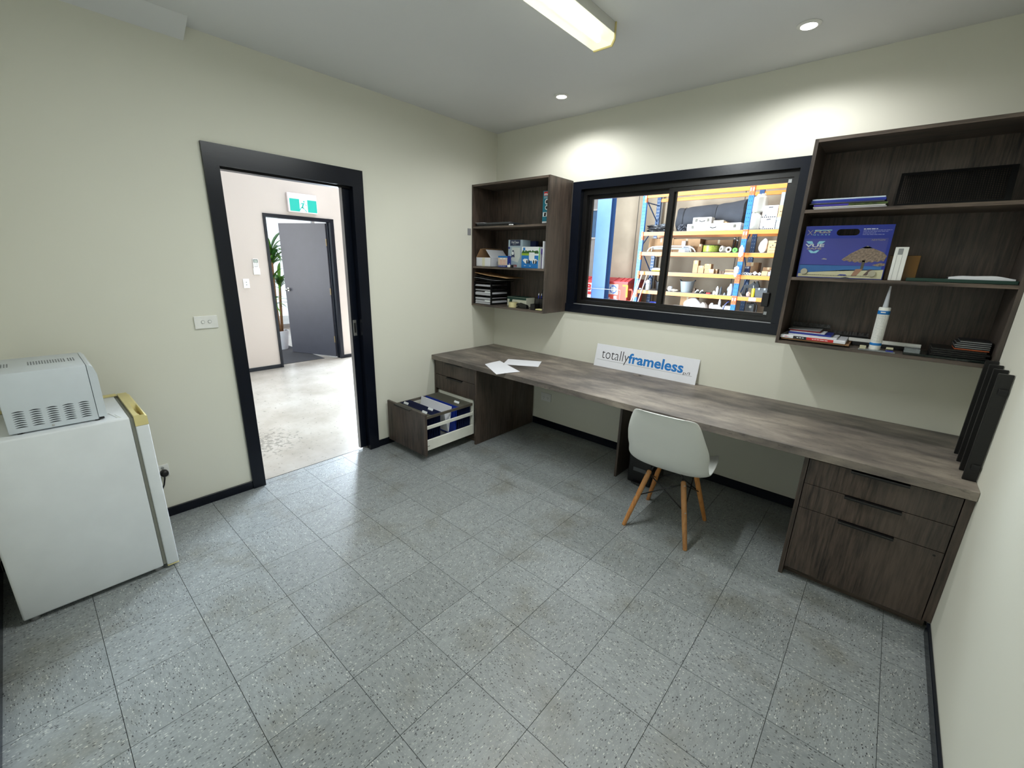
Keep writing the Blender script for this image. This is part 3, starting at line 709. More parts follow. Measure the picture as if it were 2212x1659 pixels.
solo('black_adapter', B().box(.468, .487, -.300, -.276, S2 + .0005, S2 + .024, .003, 2), M['black'], 'tiny black adapter beside the white charger plug', 'adapter')
hb = thing('vacuum_bag_box', 'tall pale blue vacuum bag box with a dark title band', 'box', (.46, -.16, S2))
B().box(.364, .529, -.215, -.105, S2 + .0005, S2 + .236, .001, 1).build('carton', plain('pale_blue_card', '9fb2bd', .5), hb)
q = lambda x, z: (x, -.215, z)
B().box(.5295, .590, -.105, -.070, S2 + .0005, S2 + .230).build('side_flap', M['folder'], hb)
patch(q(.385, S2 + .186), X_, Z_, [(0, 0), (.120, 0), (.120, .049), (0, .049)], plain('navy_print', '1d2a49', .5), hb, 'title_band')
lettering('HyClean', (.404, -.2156, S2 + .200), X_, Z_, .083, .026, M['print_white'], hb)
lines(q(.420, S2 + .194), X_, Z_, 1, [.04], .01, .003, M['print_grey'], hb, off=.0012, seed=8)
patch(q(.390, S2 + .045), X_, Z_, [(0, .02), (.09, 0), (.118, .05), (.112, .125), (.02, .128)], plain('bag_print', 'c6ccc9', .6), hb, 'bag_picture')
patch(q(.402, S2 + .085), X_, Z_, [(0, .004), (.012, 0), (.02, .012), (.032, 0), (.040, .006), (.030, .062), (.012, .062)], M['folder'], hb, 'bag_collar_print', .001); patch(q(.421, S2 + .122), X_, Z_, circ(0, 0, .011, 16, .016), M['print_white'], hb, 'bag_hole_print', .0014)
patch(q(.378, S2 + .064), X_, Z_, circ(0, 0, .0145, 18), M['magred'], hb, 'round_seal')
patch(q(.420, S2 + .004), X_, Z_, [(0, 0), (.050, 0), (.050, .020), (0, .020)], M['magred'], hb, 'maker_label'); lettering('Miele', (.424, -.2160, S2 + .008), X_, Z_, .040, .011, M['print_white'], hb)
patch(q(.364, S2 + .160), X_, Z_, [(0, 0), (.022, 0), (.022, .016), (0, .016)], M['bookblue'], hb, 'size_label')
cb = thing('camera_kit_box', 'blue and green box picturing white security cameras on the middle shelf', 'box', (.655, -.20, S2))
B().box(.563, .748, -.262, -.160, S2 + .0005, S2 + .176, .001, 1).build('carton', M['print_white'], cb)
q = lambda x, z: (x, -.262, z)
patch(q(.5635, S2 + .001), X_, Z_, [(0, 0), (.184, 0), (.184, .104), (0, .104)], M['sign_blue'], cb, 'blue_panel'); patch(q(.5635, S2 + .105), X_, Z_, [(0, 0), (.082, 0), (.09, .018), (0, .022)], plain('lawn_print', '8fae2c', .6), cb, 'lawn_print')
patch(q(.5635, S2 + .124), X_, Z_, [(0, 0), (.184, -.004), (.184, .010)] + [(.184 - .0125 * k, .012 + .007 * (k % 2) + .004 * ((k * 7) % 3)) for k in range(1, 15)], M['leaf2'], cb, 'hedge_print', .0008)
patch(q(.578, S2 + .145), X_, Z_, [(0, 0), (.024, 0), (.024, .024), (0, .024)], M['sign_blue'], cb, 'brand_square')
patch(q(.646, S2 + .062), X_, Z_, [(0, 0), (.060, 0), (.060, .068), (0, .068)], M['print_white'], cb, 'hub_print', .001)
for x, s in ((.577, 1), (.742, -1)):
    patch(q(x, S2 + .036), X_ , Z_, ([(0, .030), (s * .028, .005), (s * .050, 0), (s * .062, .020), (s * .055, .040), (s * .02, .042)] if s > 0 else [(0, .030), (s * .02, .042), (s * .055, .040), (s * .062, .020), (s * .050, 0), (s * .028, .005)]), M['print_white'], cb, 'camera_print', .0012)
for x in (.626, .650, .700, .724): patch(q(x, S2 + .052), X_, Z_, circ(0, 0, .0075, 14, .017), M['black'], cb, 'lens_print', .0018)
lines(q(.596, S2 + .018), X_, Z_, 1, [.02], .01, .004, M['print_white'], cb, off=.0012, seed=4); lines(q(.652, S2 + .017), X_, Z_, 1, [.018], .01, .004, M['print_white'], cb, off=.0012, seed=6)
B().tube([(.7490, -.255, S2 + .168), (.7530, -.258, S2 + .12), (.7525, -.258, S2 + .07)], .003, 6).build('green_tape', M['green'], cb)
solo('flag_sticker', B().box(.754, .772, -.235, -.215, S2 + .118, S2 + .160).box(.760, .764, -.230, -.220, S2 + .0005, S2 + .119), M['purple'], 'small purple flag on a stick beside the camera kit box', 'flag')
solo('black_case', B().box(.765, .812, -.200, -.090, S2 + .0005, S2 + .060, .002, 1), M['black'], 'black case in the shelf corner behind the white panel', 'case')
solo('foam_board', B().box(.8175, .8285, -.300, -.080, S2 + .0005, S2 + .217, .001, 1), M['paper'], 'thin white panel standing upright at the middle shelf end', 'panel')

# --- small unit, bottom shelf
to = thing('letter_tray_stack', 'black five-tier letter tray stack full of papers on the bottom shelf', 'letter tray', (.13, -.17, S3))
tx0, tx1, ty0, ty1 = .022, .242, -.310, -.040
for k in range(6):
    z = S3 + .0005 + k * .0405; B().box(tx0 + .003, tx1 - .003, ty0 + .006, ty1, z, z + .003).build('tray_floor', M['black'], to)
for x0, x1 in ((tx0, tx0 + .0028), (tx1 - .0028, tx1)):
    b = B()
    b.box(x0, x1, ty0, ty0 + .022, S3 + .0005, S3 + .2095).box(x0, x1, ty1 - .04, ty1, S3 + .0005, S3 + .2095)
    for k in range(6): z = S3 + .0005 + k * .0405; b.box(x0, x1, ty0 + .022, ty1 - .04, z, z + (.016 if k < 5 else .007))
    b.build('tray_side', M['black'], to)
def papers(z, h, seed, label, x0=tx0 + .008, x1=tx1 - .006):
    rnd = random.Random(seed); b = B(); n = max(2, int(h / .0022)); dz = h / n
    for i in range(n): j = rnd.uniform(-.003, .003); b.box(x0 + rnd.uniform(0, .006), x1 - rnd.uniform(0, .003), ty0 + .004 + rnd.uniform(0, .012), ty1 - .02 + j, z + i * dz, z + i * dz + dz * .72)
    o = b.build('paper_pile', M['paper']); o['kind'] = 'stuff'; return tag(recentre(o), label, 'papers', 'papers in the letter trays')
for k, (h, l) in enumerate(((.034, 'thick pile of papers in the lowest letter tray'), (.016, 'thin pile of papers in the letter tray second from the bottom'), (.028, 'pile of papers in the middle letter tray'), (.010, 'few papers in the letter tray second from the top'), (.014, 'pile of papers in the topmost letter tray'))): papers(S3 + .0045 + k * .0405, h, k, l)
for k in (2, 0):
    z = S3 + .0405 * k + .030; b = B(); b.box(.170, .238, ty0 - .0022, ty0 - .001, z, z + .011); o = b.build('tray_label', M['print_white'], to)
def loose(name, x0, x1, y0, y1, z, h, tilt, mat, label):
    b = B(); n = 10; rows = []
    for i in range(n + 1):
        u = i / n; rows.append([(x0 + (x1 - x0) * u, y, z + h * (1 - u) ** 1.3 * tilt + .0015 * math.sin(u * 9 + z * 90)) for y in (y0, (y0 + y1) / 2, y1)])
    b.grid(rows); return tag(recentre(b.build(name, M[mat], solid=.0024)), label, 'folder', 'folders on the letter trays')
loose('document_folder', .022, .300, -.305, -.06, S3 + .2145, .012, 1, 'blackmatte', 'black plastic folder lying directly on the letter tray stack')
loose('document_folder', .020, .330, -.312, -.08, S3 + .2260, .018, 1, 'grey', 'pale curled plastic folder in the heap on the letter trays')
loose('document_folder', .024, .280, -.300, -.07, S3 + .2400, .020, 1, 'blackmatte', 'black curled folder near the top of the heap on the letter trays')
loose('kraft_envelope', .020, .430, -.300, -.07, S3 + .2520, .034, 1, 'tan', 'brown kraft envelope on top of the heap on the letter trays')
eb = thing('envelope_box', 'green and white stationery box behind the tape and stapler', 'box', (.46, -.13, S3))
B().box(.345, .575, -.190, -.070, S3 + .0005, S3 + .084, .001, 1).build('carton', plain('cream_card', 'c9cab8', .6), eb)
patch((.346, -.190, S3 + .062), X_, Z_, [(0, 0), (.228, 0), (.228, .021), (0, .021)], M['dkgreen'], eb, 'green_band'); patch((.346, -.190, S3 + .004), X_, Z_, [(.016, 0), (.042, 0), (.066, .060), (.030, .060)], M['dkgreen'], eb, 'green_stripe', .0008)
lettering('Premier', (.398, -.1908, S3 + .024), X_, Z_, .085, .020, M['sign_black'], eb)
B().box(.346, .574, -.189, -.071, S3 + .0842, S3 + .086).build('lid', M['dkgreen'], eb)
solo('tape_roll', B().lathe([(.019, .0005), (.042, .0005), (.042, .046), (.019, .046), (.019, .0005)], (.482, -.262, S3), 28), plain('yellow_tape', 'c3b98b', .3), 'roll of clear yellowish packing tape on the bottom shelf', 'tape', smooth=True, auto=40)
st = thing('stapler', 'black stapler lying in front of the green stationery box', 'stapler', (.59, -.262, S3), -.12)
def lb(): return B()
b = lb(); b.box(-.068, .070, -.016, .016, .0005, .010, .003, 2); b.build('base', M['black'], st, local=True)
b = lb(); b.prism([(-.066, .018), (-.060, .040), (-.03, .044), (.055, .032), (.068, .022), (.066, .0105), (-.02, .014)], 'y', -.014, .014); b.build('arm', M['black'], st, local=True)
b = lb(); b.box(-.064, -.050, -.0145, .0145, .0102, .0178); b.build('staple_head', M['chrome'], st, local=True)
ph = thing('pen_holder', 'black mesh desk tidy holding pens and scissors at the shelf end', 'pen holder', (.77, -.25, S3))
b = B()
b.box(.712, .836, -.300, -.185, S3 + .0005, S3 + .003)
for x0, x1, y0, y1, z1 in ((.712, .760, -.300, -.240, .05), (.764, .836, -.240, -.185, .095), (.712, .760, -.236, -.185, .095)):
    b.box(x0, x1, y0, y0 + .0015, S3 + .003, S3 + z1).box(x0, x1, y1 - .0015, y1, S3 + .003, S3 + z1).box(x0, x0 + .0015, y0, y1, S3 + .003, S3 + z1).box(x1 - .0015, x1, y0, y1, S3 + .003, S3 + z1)
b.build('tidy_body', M['black'], ph)
slab('sticky_note_pad', .766, .834, -.298, -.244, S3 + .0033, S3 + .012, plain('pale_yellow_paper', 'ded79a', .7), 'pale yellow sticky note pad in the desk tidy', 'note pad')
def pen(x, y, z, dx, dz, mat, label):
    t = thing('pen', label, 'pen', (x, y, z), 0, 'pens in the desk tidy'); v = Vector((dx, .0, dz)).normalized(); a = Vector((x, y, z))
    B().cyl(a, a + v * .118, .0042, n=10).build('barrel', M[mat], t); B().cyl(a + v * .1185, a + v * .135, .0044, .002, n=10).build('tip', M['print_white'], t)
pen(.726, -.215, S3 + .004, .06, 1, 'bookblue', 'blue pen standing in the desk tidy'); pen(.742, -.205, S3 + .004, .12, 1, 'bookblue', 'second blue pen leaning in the desk tidy'); pen(.800, -.21, S3 + .004, -.1, 1, 'dkgreen', 'dark green pen in the desk tidy')
sc = thing('scissors', 'black-handled scissors standing in the desk tidy', 'scissors', (.790, -.212, S3 + .01))
B().box(.786, .796, -.214, -.211, S3 + .006, S3 + .10).build('blade', M['chrome'], sc)
for s in (-1, 1):
    b = B(); b.tube([Vector((.789 + s * (.010 + .010 * math.cos(a)), -.2125, S3 + .142 + .034 * math.sin(a))) for a in [2 * math.pi * i / 14 for i in range(15)]], .0046, 8); b.build('finger_loop', M['black'], sc, smooth=True)
# --- large unit, top shelf
bk = 'books stacked on the large unit top shelf'
slab('brochure', 2.628, 2.930, -.280, -.070, R1 + .0005, R1 + .0085, M['paper'], 'pale brochure at the bottom of the stack on the top shelf', 'brochure', bk)
bb = slab('brochure', 2.624, 2.925, -.283, -.075, R1 + .0090, R1 + .0155, M['white'], 'thin white brochure, second from the bottom of the top shelf stack', 'brochure', bk)
bb = thing('picture_book', 'book with a violet and green cover in the middle of the top shelf stack', 'book', (2.77, -.18, R1 + .016), 0, bk)
B().box(2.626, 2.932, -.284, -.080, R1 + .0160, R1 + .0265, .001, 1).build('cover', plain('picture_cover', '4a5a2c', .35, var=.5, scale=40), bb)
patch((2.626, -.284, R1 + .0165), X_, Z_, [(0, 0), (.150, 0), (.150, .0095), (0, .0095)], plain('violet_print', '4a3fb0', .4), bb, 'violet_edge')
slab('book', 2.606, 2.918, -.288, -.085, R1 + .0270, R1 + .0330, M['navy_door'], 'dark blue thin book, second from the top of the top shelf stack', 'book', bk)
bb = thing('book', 'bright blue book with pale page edges on top of the top shelf stack', 'book', (2.76, -.18, R1 + .0335), 0, bk)
B().box(2.612, 2.922, -.285, -.080, R1 + .0335, R1 + .0465, .001, 1).build('cover', M['bookblue'], bb); B().box(2.615, 2.919, -.283, -.082, R1 + .0467, R1 + .0535, .001, 1).build('pages', plain('pale_blue_pages', 'b9c8d6', .5), bb)
mp = thing('perforated_panel', 'black perforated metal panel leaning at the back of the top shelf', 'panel', (3.15, -.10, R1))
b = B(); py0, py1, pz1 = -.120, -.040, R1 + .185; px0, px1 = 2.950, 3.360
pf = lambda x, t, d=0: (x, py0 + (py1 - py0) * t - d, R1 + .001 + (pz1 - R1) * t)
def pbar(b, xa, xb, ta, tb, d=.004): b.hexa([pf(xa, ta, d), pf(xb, ta, d), pf(xb, ta), pf(xa, ta), pf(xa, tb, d), pf(xb, tb, d), pf(xb, tb), pf(xa, tb)])
pbar(b, px0, px1, 0, .16, .005); pbar(b, px0, px1, .93, 1, .005); pbar(b, px0, px0 + .012, .16, .93, .005); pbar(b, px1 - .022, px1, .16, .93, .005)
b.build('border', M['black'], mp)
b = B(); nx, nz = 44, 17; X0, X1, T0, T1 = px0 + .012, px1 - .022, .16, .93
for i in range(nx + 1): u = X0 + (X1 - X0) * i / nx; pbar(b, u - .0016, u + .0016, T0, T1, .002)
for j in range(nz + 1): t = T0 + (T1 - T0) * j / nz; pbar(b, X0, X1, t - .007, t + .007, .002)
b.build('perforated_sheet', M['black'], mp)

# --- large unit, middle shelf: display case with the beach picture
db = thing('display_case', 'blue carry case with a beach parasol picture and a handle slot', 'display case', (2.80, -.25, R2))
y = -.290; b = B(); z0, z1, x0, x1 = R2 + .0006, R2 + .267, 2.614, 2.984; hx0, hx1, hz = 2.754, 2.850, R2 + .233
n = 12; arc = lambda cx, s: [(cx + s * .016 * math.sin(math.pi * i / n), hz + .016 * math.cos(math.pi * i / n)) for i in range(n + 1)]
hole = arc(hx1 - .016, 1) + [(2 * (hx0 + .016) - x, z) for x, z in []] + [(hx0 + .016 - .016 * math.sin(math.pi * i / n), hz - .016 * math.cos(math.pi * i / n)) for i in range(n + 1)]
# front wall pieces round the slot
half = len(hole) // 2
top = hole[-(half // 2 + 1):] + hole[:half // 2 + 2]
L = [(x0, z1), (x0, z0), (x1, z0), (x1, z1)]
up_ = [p for p in hole if p[1] >= hz - 1e-6]; lo_ = [p for p in hole if p[1] <= hz + 1e-6]
up_.sort(key=lambda p: p[0]); lo_.sort(key=lambda p: p[0])
b.prism([(x0, hz)] + up_ + [(x1, hz), (x1, z1), (x0, z1)], 'y', y, y + .004); b.prism([(x0, z0), (x1, z0), (x1, hz)] + lo_[::-1] + [(x0, hz)], 'y', y, y + .004)
b.build('face', M['bookblue'], db)
B().box(x0, x1, y + .0042, y + .050, z0, z1 - .09).build('case_body', M['folder'], db)
q = lambda a, z: (a, y, z)
sky = plain('sky_print', '3a3f8c', .4, var=.05); sea = plain('sea_print', '2c5f9a', .45, var=.15); sand = plain('sand_print', 'b9b596', .5, var=.06); thatch = plain('thatch_print', '7a6a5c', .6, var=.5, scale=120)
ax0, aw = 2.619, .352; az0 = R2 + .004; ah = .199
patch(q(ax0, az0), X_, Z_, [(0, .062), (aw, .062), (aw, ah), (0, ah)], sky, db, 'sky_picture')
patch(q(ax0, az0), X_, Z_, [(0, .020), (.12, .030), (aw, .044), (aw, .062), (0, .064)], sea, db, 'sea_picture')
patch(q(ax0, az0), X_, Z_, [(0, 0), (aw + .010, 0), (aw + .010, .046), (.2, .040), (.05, .024), (0, .016)], sand, db, 'sand_picture')
px = lambda pts, m, nm, off=.0012: patch(q(ax0, az0), X_, Z_, pts, m, db, nm, off)
fr = [(.182 + .0115 * k, .093 - .006 * (k % 2) - .010 * math.sin(k / 15 * 3.14)) for k in range(16)]
px(fr + [(.362, .112), (.345, .130), (.300, .150), (.277, .158), (.255, .150), (.215, .124)], thatch, 'parasol_picture')
px([(.262, .145), (.277, .163), (.292, .146), (.30, .149), (.277, .158), (.255, .150)], M['print_grey'], 'parasol_cap_picture', .0016)
px([(.268, .048), (.280, .048), (.281, .090), (.269, .090)], plain('trunk_print', '4c483c', .6), 'parasol_post_picture')
px([(.312, .067), (.340, .078), (.362, .076), (.362, .066), (.335, .062)], thatch, 'second_parasol_picture')
px([(.236, .012), (.250, .046), (.280, .048), (.258, .012)], plain('lounger_print', '94705a', .6), 'lounger_picture'); px([(.285, .016), (.305, .046), (.320, .046), (.300, .016)], plain('lounger_shade_print', '5a4a44', .6), 'lounger_picture')
px([(.178, .012), (.190, .018), (.214, .017), (.218, .012)], M['bookblue'], 'towel_picture'); px([(.190, -.001), (.215, .006), (.235, .0), (.22, -.003)], M['dgrey'], 'shadow_picture')
px([(.092, .093), (.104, .099), (.118, .095), (.116, .091)], M['print_grey'], 'cloud_picture')
for cx, cz in ((.026, .028), (.320, .026)):
    B().cyl((ax0 + cx, y - .001, az0 + cz), (ax0 + cx, y - .007, az0 + cz), .0155, n=24).build('clear_stud', plain('steel_stud', 'a9a492', .35, .4), db)
lines(q(ax0 + .02, az0 + .010), X_, Z_, 1, [.29], .01, .0018, M['sign_black'], db, off=.0018, seed=11)
# the two logos and the printed notes
lg = plain('pale_cyan_print', '7fb6c9', .4); sv = plain('silver_print', '8f8a86', .4)
for p0, p1 in (((.004, .0), (.026, .026)), ((.004, .026), (.026, .0))):
    dx = .0016; patch(q(2.622, R2 + .221), X_, Z_, [(p0[0] - dx, p0[1]), (p0[0] + dx, p0[1]), (p1[0] + dx, p1[1]), (p1[0] - dx, p1[1])], sv, db, 'crossed_mark', .0012)
lettering('FGS', q(2.653, R2 + .230), X_, Z_, .078, .018, sv, db, bold=.03, shear=.2, off=.0012); patch(q(2.655, R2 + .2435), X_, Z_, [(0, 0), (.077, .0), (.078, .0035), (.001, .0035)], lg, db, 'logo_stripe', .0014)
lettering('G L A S S', q(2.652, R2 + .2195), X_, Z_, .075, .0065, lg, db, off=.0012)
for s in (-1, 1):
    c = 2.670
    pts = [(c + s * .044, R2 + .190), (c + s * .016, R2 + .190), (c + s * .008, R2 + .176), (c + s * .030, R2 + .176)]; pts = pts if s < 0 else pts[::-1]
    patch((0, y, 0), X_, Z_, [(p[0], p[1]) for p in pts], lg, db, 'wing_mark', .0014)
lettering('VUE', q(2.626, R2 + .160), X_, Z_, .086, .015, plain('pale_grey_print', 'b9bcc0', .4), db, bold=.03, off=.0014); lettering('SAFE', q(2.636, R2 + .147), X_, Z_, .066, .0095, sv, db, bold=.03, off=.0014)
patch(q(2.670, R2 + .128), X_, Z_, [(-.012, 0), (.012, 0), (.026, .015), (.014, .015), (0, .008), (-.014, .015), (-.026, .015)], lg, db, 'shield_mark', .0014)
lettering('NEXTGEN', q(2.905, R2 + .190), X_, Z_, .055, .008, sv, db, shear=.3, off=.0014)
lines(q(2.864, R2 + .246), X_, Z_, 1, [.056], .006, .003, M['print_white'], db, seed=21, off=.0012); lines(q(2.864, R2 + .240), X_, Z_, 4, [.112, .098, .052, .086], .0068, .0022, plain('faint_print', '8f94c8', .5), db, seed=22, off=.0012)
ws_ = thing('profile_sample', 'white upright profile sample standing beside the blue display case', 'sample', (3.035, -.27, R2))
B().box(3.006, 3.057, -.283, -.265, R2 + .0006, R2 + .160, .001, 1).build('board', M['white'], ws_); B().box(3.019, 3.038, -.2838, -.2831, R2 + .124, R2 + .153).build('grey_window', M['grey'], ws_)
for x in (3.018, 3.038): B().box(x, x + .001, -.2836, -.2831, R2 + .001, R2 + .122).build('groove', M['grey'], ws_)
slab('amber_glass_sample', 2.990, 3.108, -.255, -.247, R2 + .0006, R2 + .121, M['amber'], 'amber brown glass sample standing behind the white profile sample', 'glass sample')
slab('green_folder', 3.075, 3.446, -.300, -.060, R2 + .0006, R2 + .016, M['dkgreen'], 'flat dark green folder lying on the middle shelf', 'folder')
b = B(); rows = []
for i in range(15):
    u = i / 14; x = 3.222 + .214 * u; rows.append([(x, yy, R2 + .0165 + .018 * math.sin(math.pi * min(1, .15 + u * .7)) * (1 - .3 * k / 3) + .002 * math.sin(u * 11 + k)) for k, yy in enumerate((-.290, -.22, -.15, -.09))])
b.grid(rows); b.grid([[(p[0], p[1], R2 + .0165) for p in r] for r in rows]); b.grid([[(r[0][0], r[0][1] , R2 + .0165) for r in rows], [r[0] for r in rows]])
solo('wrapped_paper', b, M['paper'], 'rolled white paper lying on the dark green folder', 'paper')

# --- large unit, bottom shelf
mg = 'magazines on the large unit bottom shelf'
slab('cardboard_sheet', 2.602, 2.920, -.300, -.070, R3 + .008, R3 + .0165, M['card2'], 'brown cardboard under the magazines on the bottom shelf', 'cardboard', mg)
slab('black_sleeve', 2.606, 2.90, -.290, -.070, R3 + .0005, R3 + .0075, M['blackmatte'], 'black sleeve lowest in the magazine pile', 'sleeve', mg)
cg = thing('catalogue', 'thick white catalogue with a red and black spine in the magazine pile', 'catalogue', (2.75, -.18, R3 + .017), 0, mg)
B().box(2.597, 2.902, -.304, -.090, R3 + .0170, R3 + .0330, .001, 1).build('cover', M['paper'], cg)
patch((2.661, -.304, R3 + .0175), X_, Z_, [(0, 0), (.064, 0), (.064, .015), (0, .015)], M['sign_black'], cg, 'spine_black'); patch((2.7255, -.304, R3 + .0175), X_, Z_, [(0, 0), (.124, 0), (.124, .015), (0, .015)], M['print_red'], cg, 'spine_red')
lines((2.678, -.304, R3 + .023), X_, Z_, 1, [.034], .01, .004, M['print_white'], cg, off=.001, seed=31); lines((2.752, -.304, R3 + .023), X_, Z_, 1, [.075], .01, .003, M['print_white'], cg, off=.001, seed=32); lines((2.618, -.304, R3 + .0235), X_, Z_, 1, [.02], .01, .003, M['print_red'], cg, off=.001, seed=33)
slab('magazine', 2.630, 2.860, -.270, -.100, R3 + .0335, R3 + .0400, M['paper'], 'pale magazine lying directly on the white catalogue', 'magazine', mg)
slab('magazine', 2.628, 2.832, -.262, -.100, R3 + .0405, R3 + .0500, M['bookblue'], 'bright blue magazine in the magazine pile', 'magazine', mg); slab('magazine', 2.632, 2.800, -.258, -.110, R3 + .0505, R3 + .0545, M['paper'], 'thin white booklet over the bright blue magazine', 'booklet', mg)
slab('magazine', 2.630, 2.778, -.250, -.110, R3 + .0550, R3 + .0610, M['magred'], 'dark red booklet near the top of the magazine pile', 'booklet', mg); slab('magazine', 2.622, 2.775, -.245, -.100, R3 + .0615, R3 + .0650, M['print_grey'], 'grey booklet on top of the magazine pile', 'booklet', mg)
bs = thing('brush_strip_sample', 'taller strip of black bristles lying behind the magazines', 'brush strip', (2.71, -.09, R3 + .066), 0, 'bristle strips')
def bristle(t, x0, x1, y, z0, z1, zb):
    B().box(x0, x1, y, y + .012, zb, zb + .006).build('backing', M['black'], t); rnd = random.Random(int(x0 * 1000)); b = B(); x = x0
    while x < x1: b.hexa([(x, y + .002, zb + .006), (x + .002, y + .002, zb + .006), (x + .002, y + .008, zb + .006), (x, y + .008, zb + .006)] + [(x + rnd.uniform(-.002, .002) + dx, y + .002 + dy, z1 - rnd.uniform(0, .006)) for dx, dy in ((0, 0), (.0016, 0), (.0016, .004), (0, .004))]); x += .0032
    o = b.build('bristle_row', plain('grey_bristle', '4d4d4d', .6, var=.5, scale=200), t); o['kind'] = 'stuff'
bristle(bs, 2.618, 2.806, -.085, 0, R3 + .093, R3 + .0655)
b2 = thing('brush_strip_sample', 'lower strip of black bristles lying behind the white bar', 'brush strip', (2.90, -.06, R3), 0, 'bristle strips'); bristle(b2, 2.815, 2.985, -.060, 0, R3 + .062, R3 + .034)
B().box(2.815, 2.985, -.075, -.040, R3 + .0005, R3 + .0335).build('block', M['black'], b2)
solo('white_bar', B().box(2.905, 3.207, -.150, -.128, R3 + .0205, R3 + .0385, .001, 1), M['white'], 'long white plastic bar behind the sealant cartridge', 'bar')
slab('bar_support', 2.925, 3.19, -.160, -.110, R3 + .0005, R3 + .0200, M['blackmatte'], 'black block under the long white bar', 'block')
ct = thing('sealant_cartridge', 'white sealant cartridge with blue bands and a long nozzle', 'cartridge', (3.026, -.265, R3))
c0 = (3.026, -.265, R3)
B().lathe([(.0, .0006), (.0225, .0006), (.0240, .003), (.0245, .008), (.0245, .219), (.0225, .2235), (.0, .2235)], c0, 32).build('tube', M['white'], ct, smooth=True, auto=35)
B().lathe([(.0118, .2237), (.0108, .235), (.0036, .330), (.0026, .330), (.0, .330)], c0, 20).build('nozzle', plain('frosted_nozzle', 'b9bcc4', .35), ct, smooth=True, auto=50)
for z0, z1 in ((.188, .207), (.027, .040)): B().lathe([(.02455, z0), (.0248, z0 + .0004), (.0248, z1 - .0004), (.02455, z1)], c0, 32).build('blue_band', M['sign_blue'], ct, smooth=True, auto=50)
b = B(); rnd = random.Random(5)
for k in range(26):
    z = R3 + .184 - k * .0055; a = -2.45
    while a < -1.05:
        da = rnd.uniform(.06, .2); a2 = min(a + da, -1.02); r = .02485; s = []
        for i in range(3): t = a + (a2 - a) * i / 2; s.append((c0[0] + r * math.cos(t), c0[1] + r * math.sin(t)))
        for (xa, ya), (xb, yb) in zip(s, s[1:]): b.poly([(xa, ya, z), (xb, yb, z), (xb, yb, z + .0016), (xa, ya, z + .0016)])
        a = a2 + rnd.uniform(.03, .07)
b.build('small_print', M['print_grey'], ct)
lines((3.014, -.2903, R3 + .1965), X_, Z_, 1, [.022], .01, .005, M['print_white'], ct, off=.0006, seed=41)
gc = thing('glass_clamp_sample', 'clear acrylic strip with small cream and blue clamps in front of the cartridge', 'sample', (3.03, -.29, R3))
B().box(2.962, 3.110, -.3175, -.2925, R3 + .0006, R3 + .006).build('acrylic_strip', M['clearp'], gc); B().box(2.966, 2.992, -.314, -.296, R3 + .0062, R3 + .023, .001, 1).build('cream_clamp', plain('cream_plastic', 'b9b598', .4), gc)
B().box(3.072, 3.102, -.3172, -.296, R3 + .0062, R3 + .0125).build('blue_clamp', M['bookblue'], gc); B().box(3.072, 3.100, -.314, -.296, R3 + .0128, R3 + .027, .001, 1).build('cream_clamp', plain('cream_plastic', 'b9b598', .4), gc); B().box(3.0725, 3.0995, -.3146, -.3141, R3 + .014, R3 + .019).build('black_insert', M['black'], gc)
gs = 'glass samples on the large unit bottom shelf'
slab('smoked_glass_sample', 3.140, 3.43, -.300, -.120, R3 + .0005, R3 + .0105, M['smoke'], 'long smoked glass plate lying flat on the bottom shelf', 'glass sample', gs)
slab('clear_glass_sample', 3.142, 3.202, -.292, -.205, R3 + .0110, R3 + .031, M['clearp'], 'small clear glass block on the smoked plate end', 'glass sample', gs)
for k in range(4): slab('black_glass_sample', 3.238 + .002 * (k % 2), 3.440 - .012 * (k % 2), -.272, -.100, R3 + .0110 + k * .0095, R3 + .0195 + k * .0095, M['black'], ('lowest', 'second lowest', 'second highest', 'highest')[k] + ' black glass plate in the stack on the smoked plate', 'glass sample', gs)
for k, (m, l, dx) in enumerate((('orange_d', 'orange-edged tile sample under the other small tile samples', 0), ('alu', 'pale-edged tile sample just above the orange one', .002), ('alu', 'pale-edged tile sample in the middle of the small pile', -.002), ('grey', 'grey-edged tile sample second from the top of the small pile', .004), ('alu', 'dark tile sample with a pale edge on top of the small pile', .014))):
    z = R3 + .0495 + k * .0092; t = thing('tile_sample', l, 'tile sample', (3.385, -.18, z), 0, 'tile samples on the large unit bottom shelf')
    B().box(3.318 + dx, 3.436, -.245, -.130, z, z + .0030).build('edge_layer', M[m], t); B().box(3.318 + dx, 3.436, -.245, -.130, z + .0032, z + .0086).build('face_layer', M['blackmatte'], t)

# ================================================================ THE CHAIR
chr_ = thing('shell_chair', 'white moulded shell chair with beech dowel legs pulled up to the desk', 'chair', (2.254, -.783, 0), math.radians(2.5))
prof = [(.236, .392, .150), (.226, .412, .182), (.195, .424, .202), (.12, .424, .220), (.03, .416, .228), (-.06, .410, .231), (-.13, .420, .231), (-.180, .450, .229), (-.212, .495, .226), (-.232, .550, .229), (-.250, .610, .222), (-.268, .670, .208), (-.285, .730, .190), (-.299, .775, .170), (-.305, .793, .146), (-.308, .800, .112)]
def cr_spline(P, k):
    out = []
    for i in range(len(P) - 1):
        p0, p1, p2, p3 = P[max(i - 1, 0)], P[i], P[i + 1], P[min(i + 2, len(P) - 1)]
        for j in range(k):
            t = j / k; out.append(tuple(.5 * ((2 * b_) + (-a_ + c_) * t + (2 * a_ - 5 * b_ + 4 * c_ - d_) * t * t + (-a_ + 3 * b_ - 3 * c_ + d_) * t ** 3) for a_, b_, c_, d_ in zip(p0, p1, p2, p3)))
    out.append(P[-1]); return out
sp_ = cr_spline(prof, 3); rows = []; nv = 26
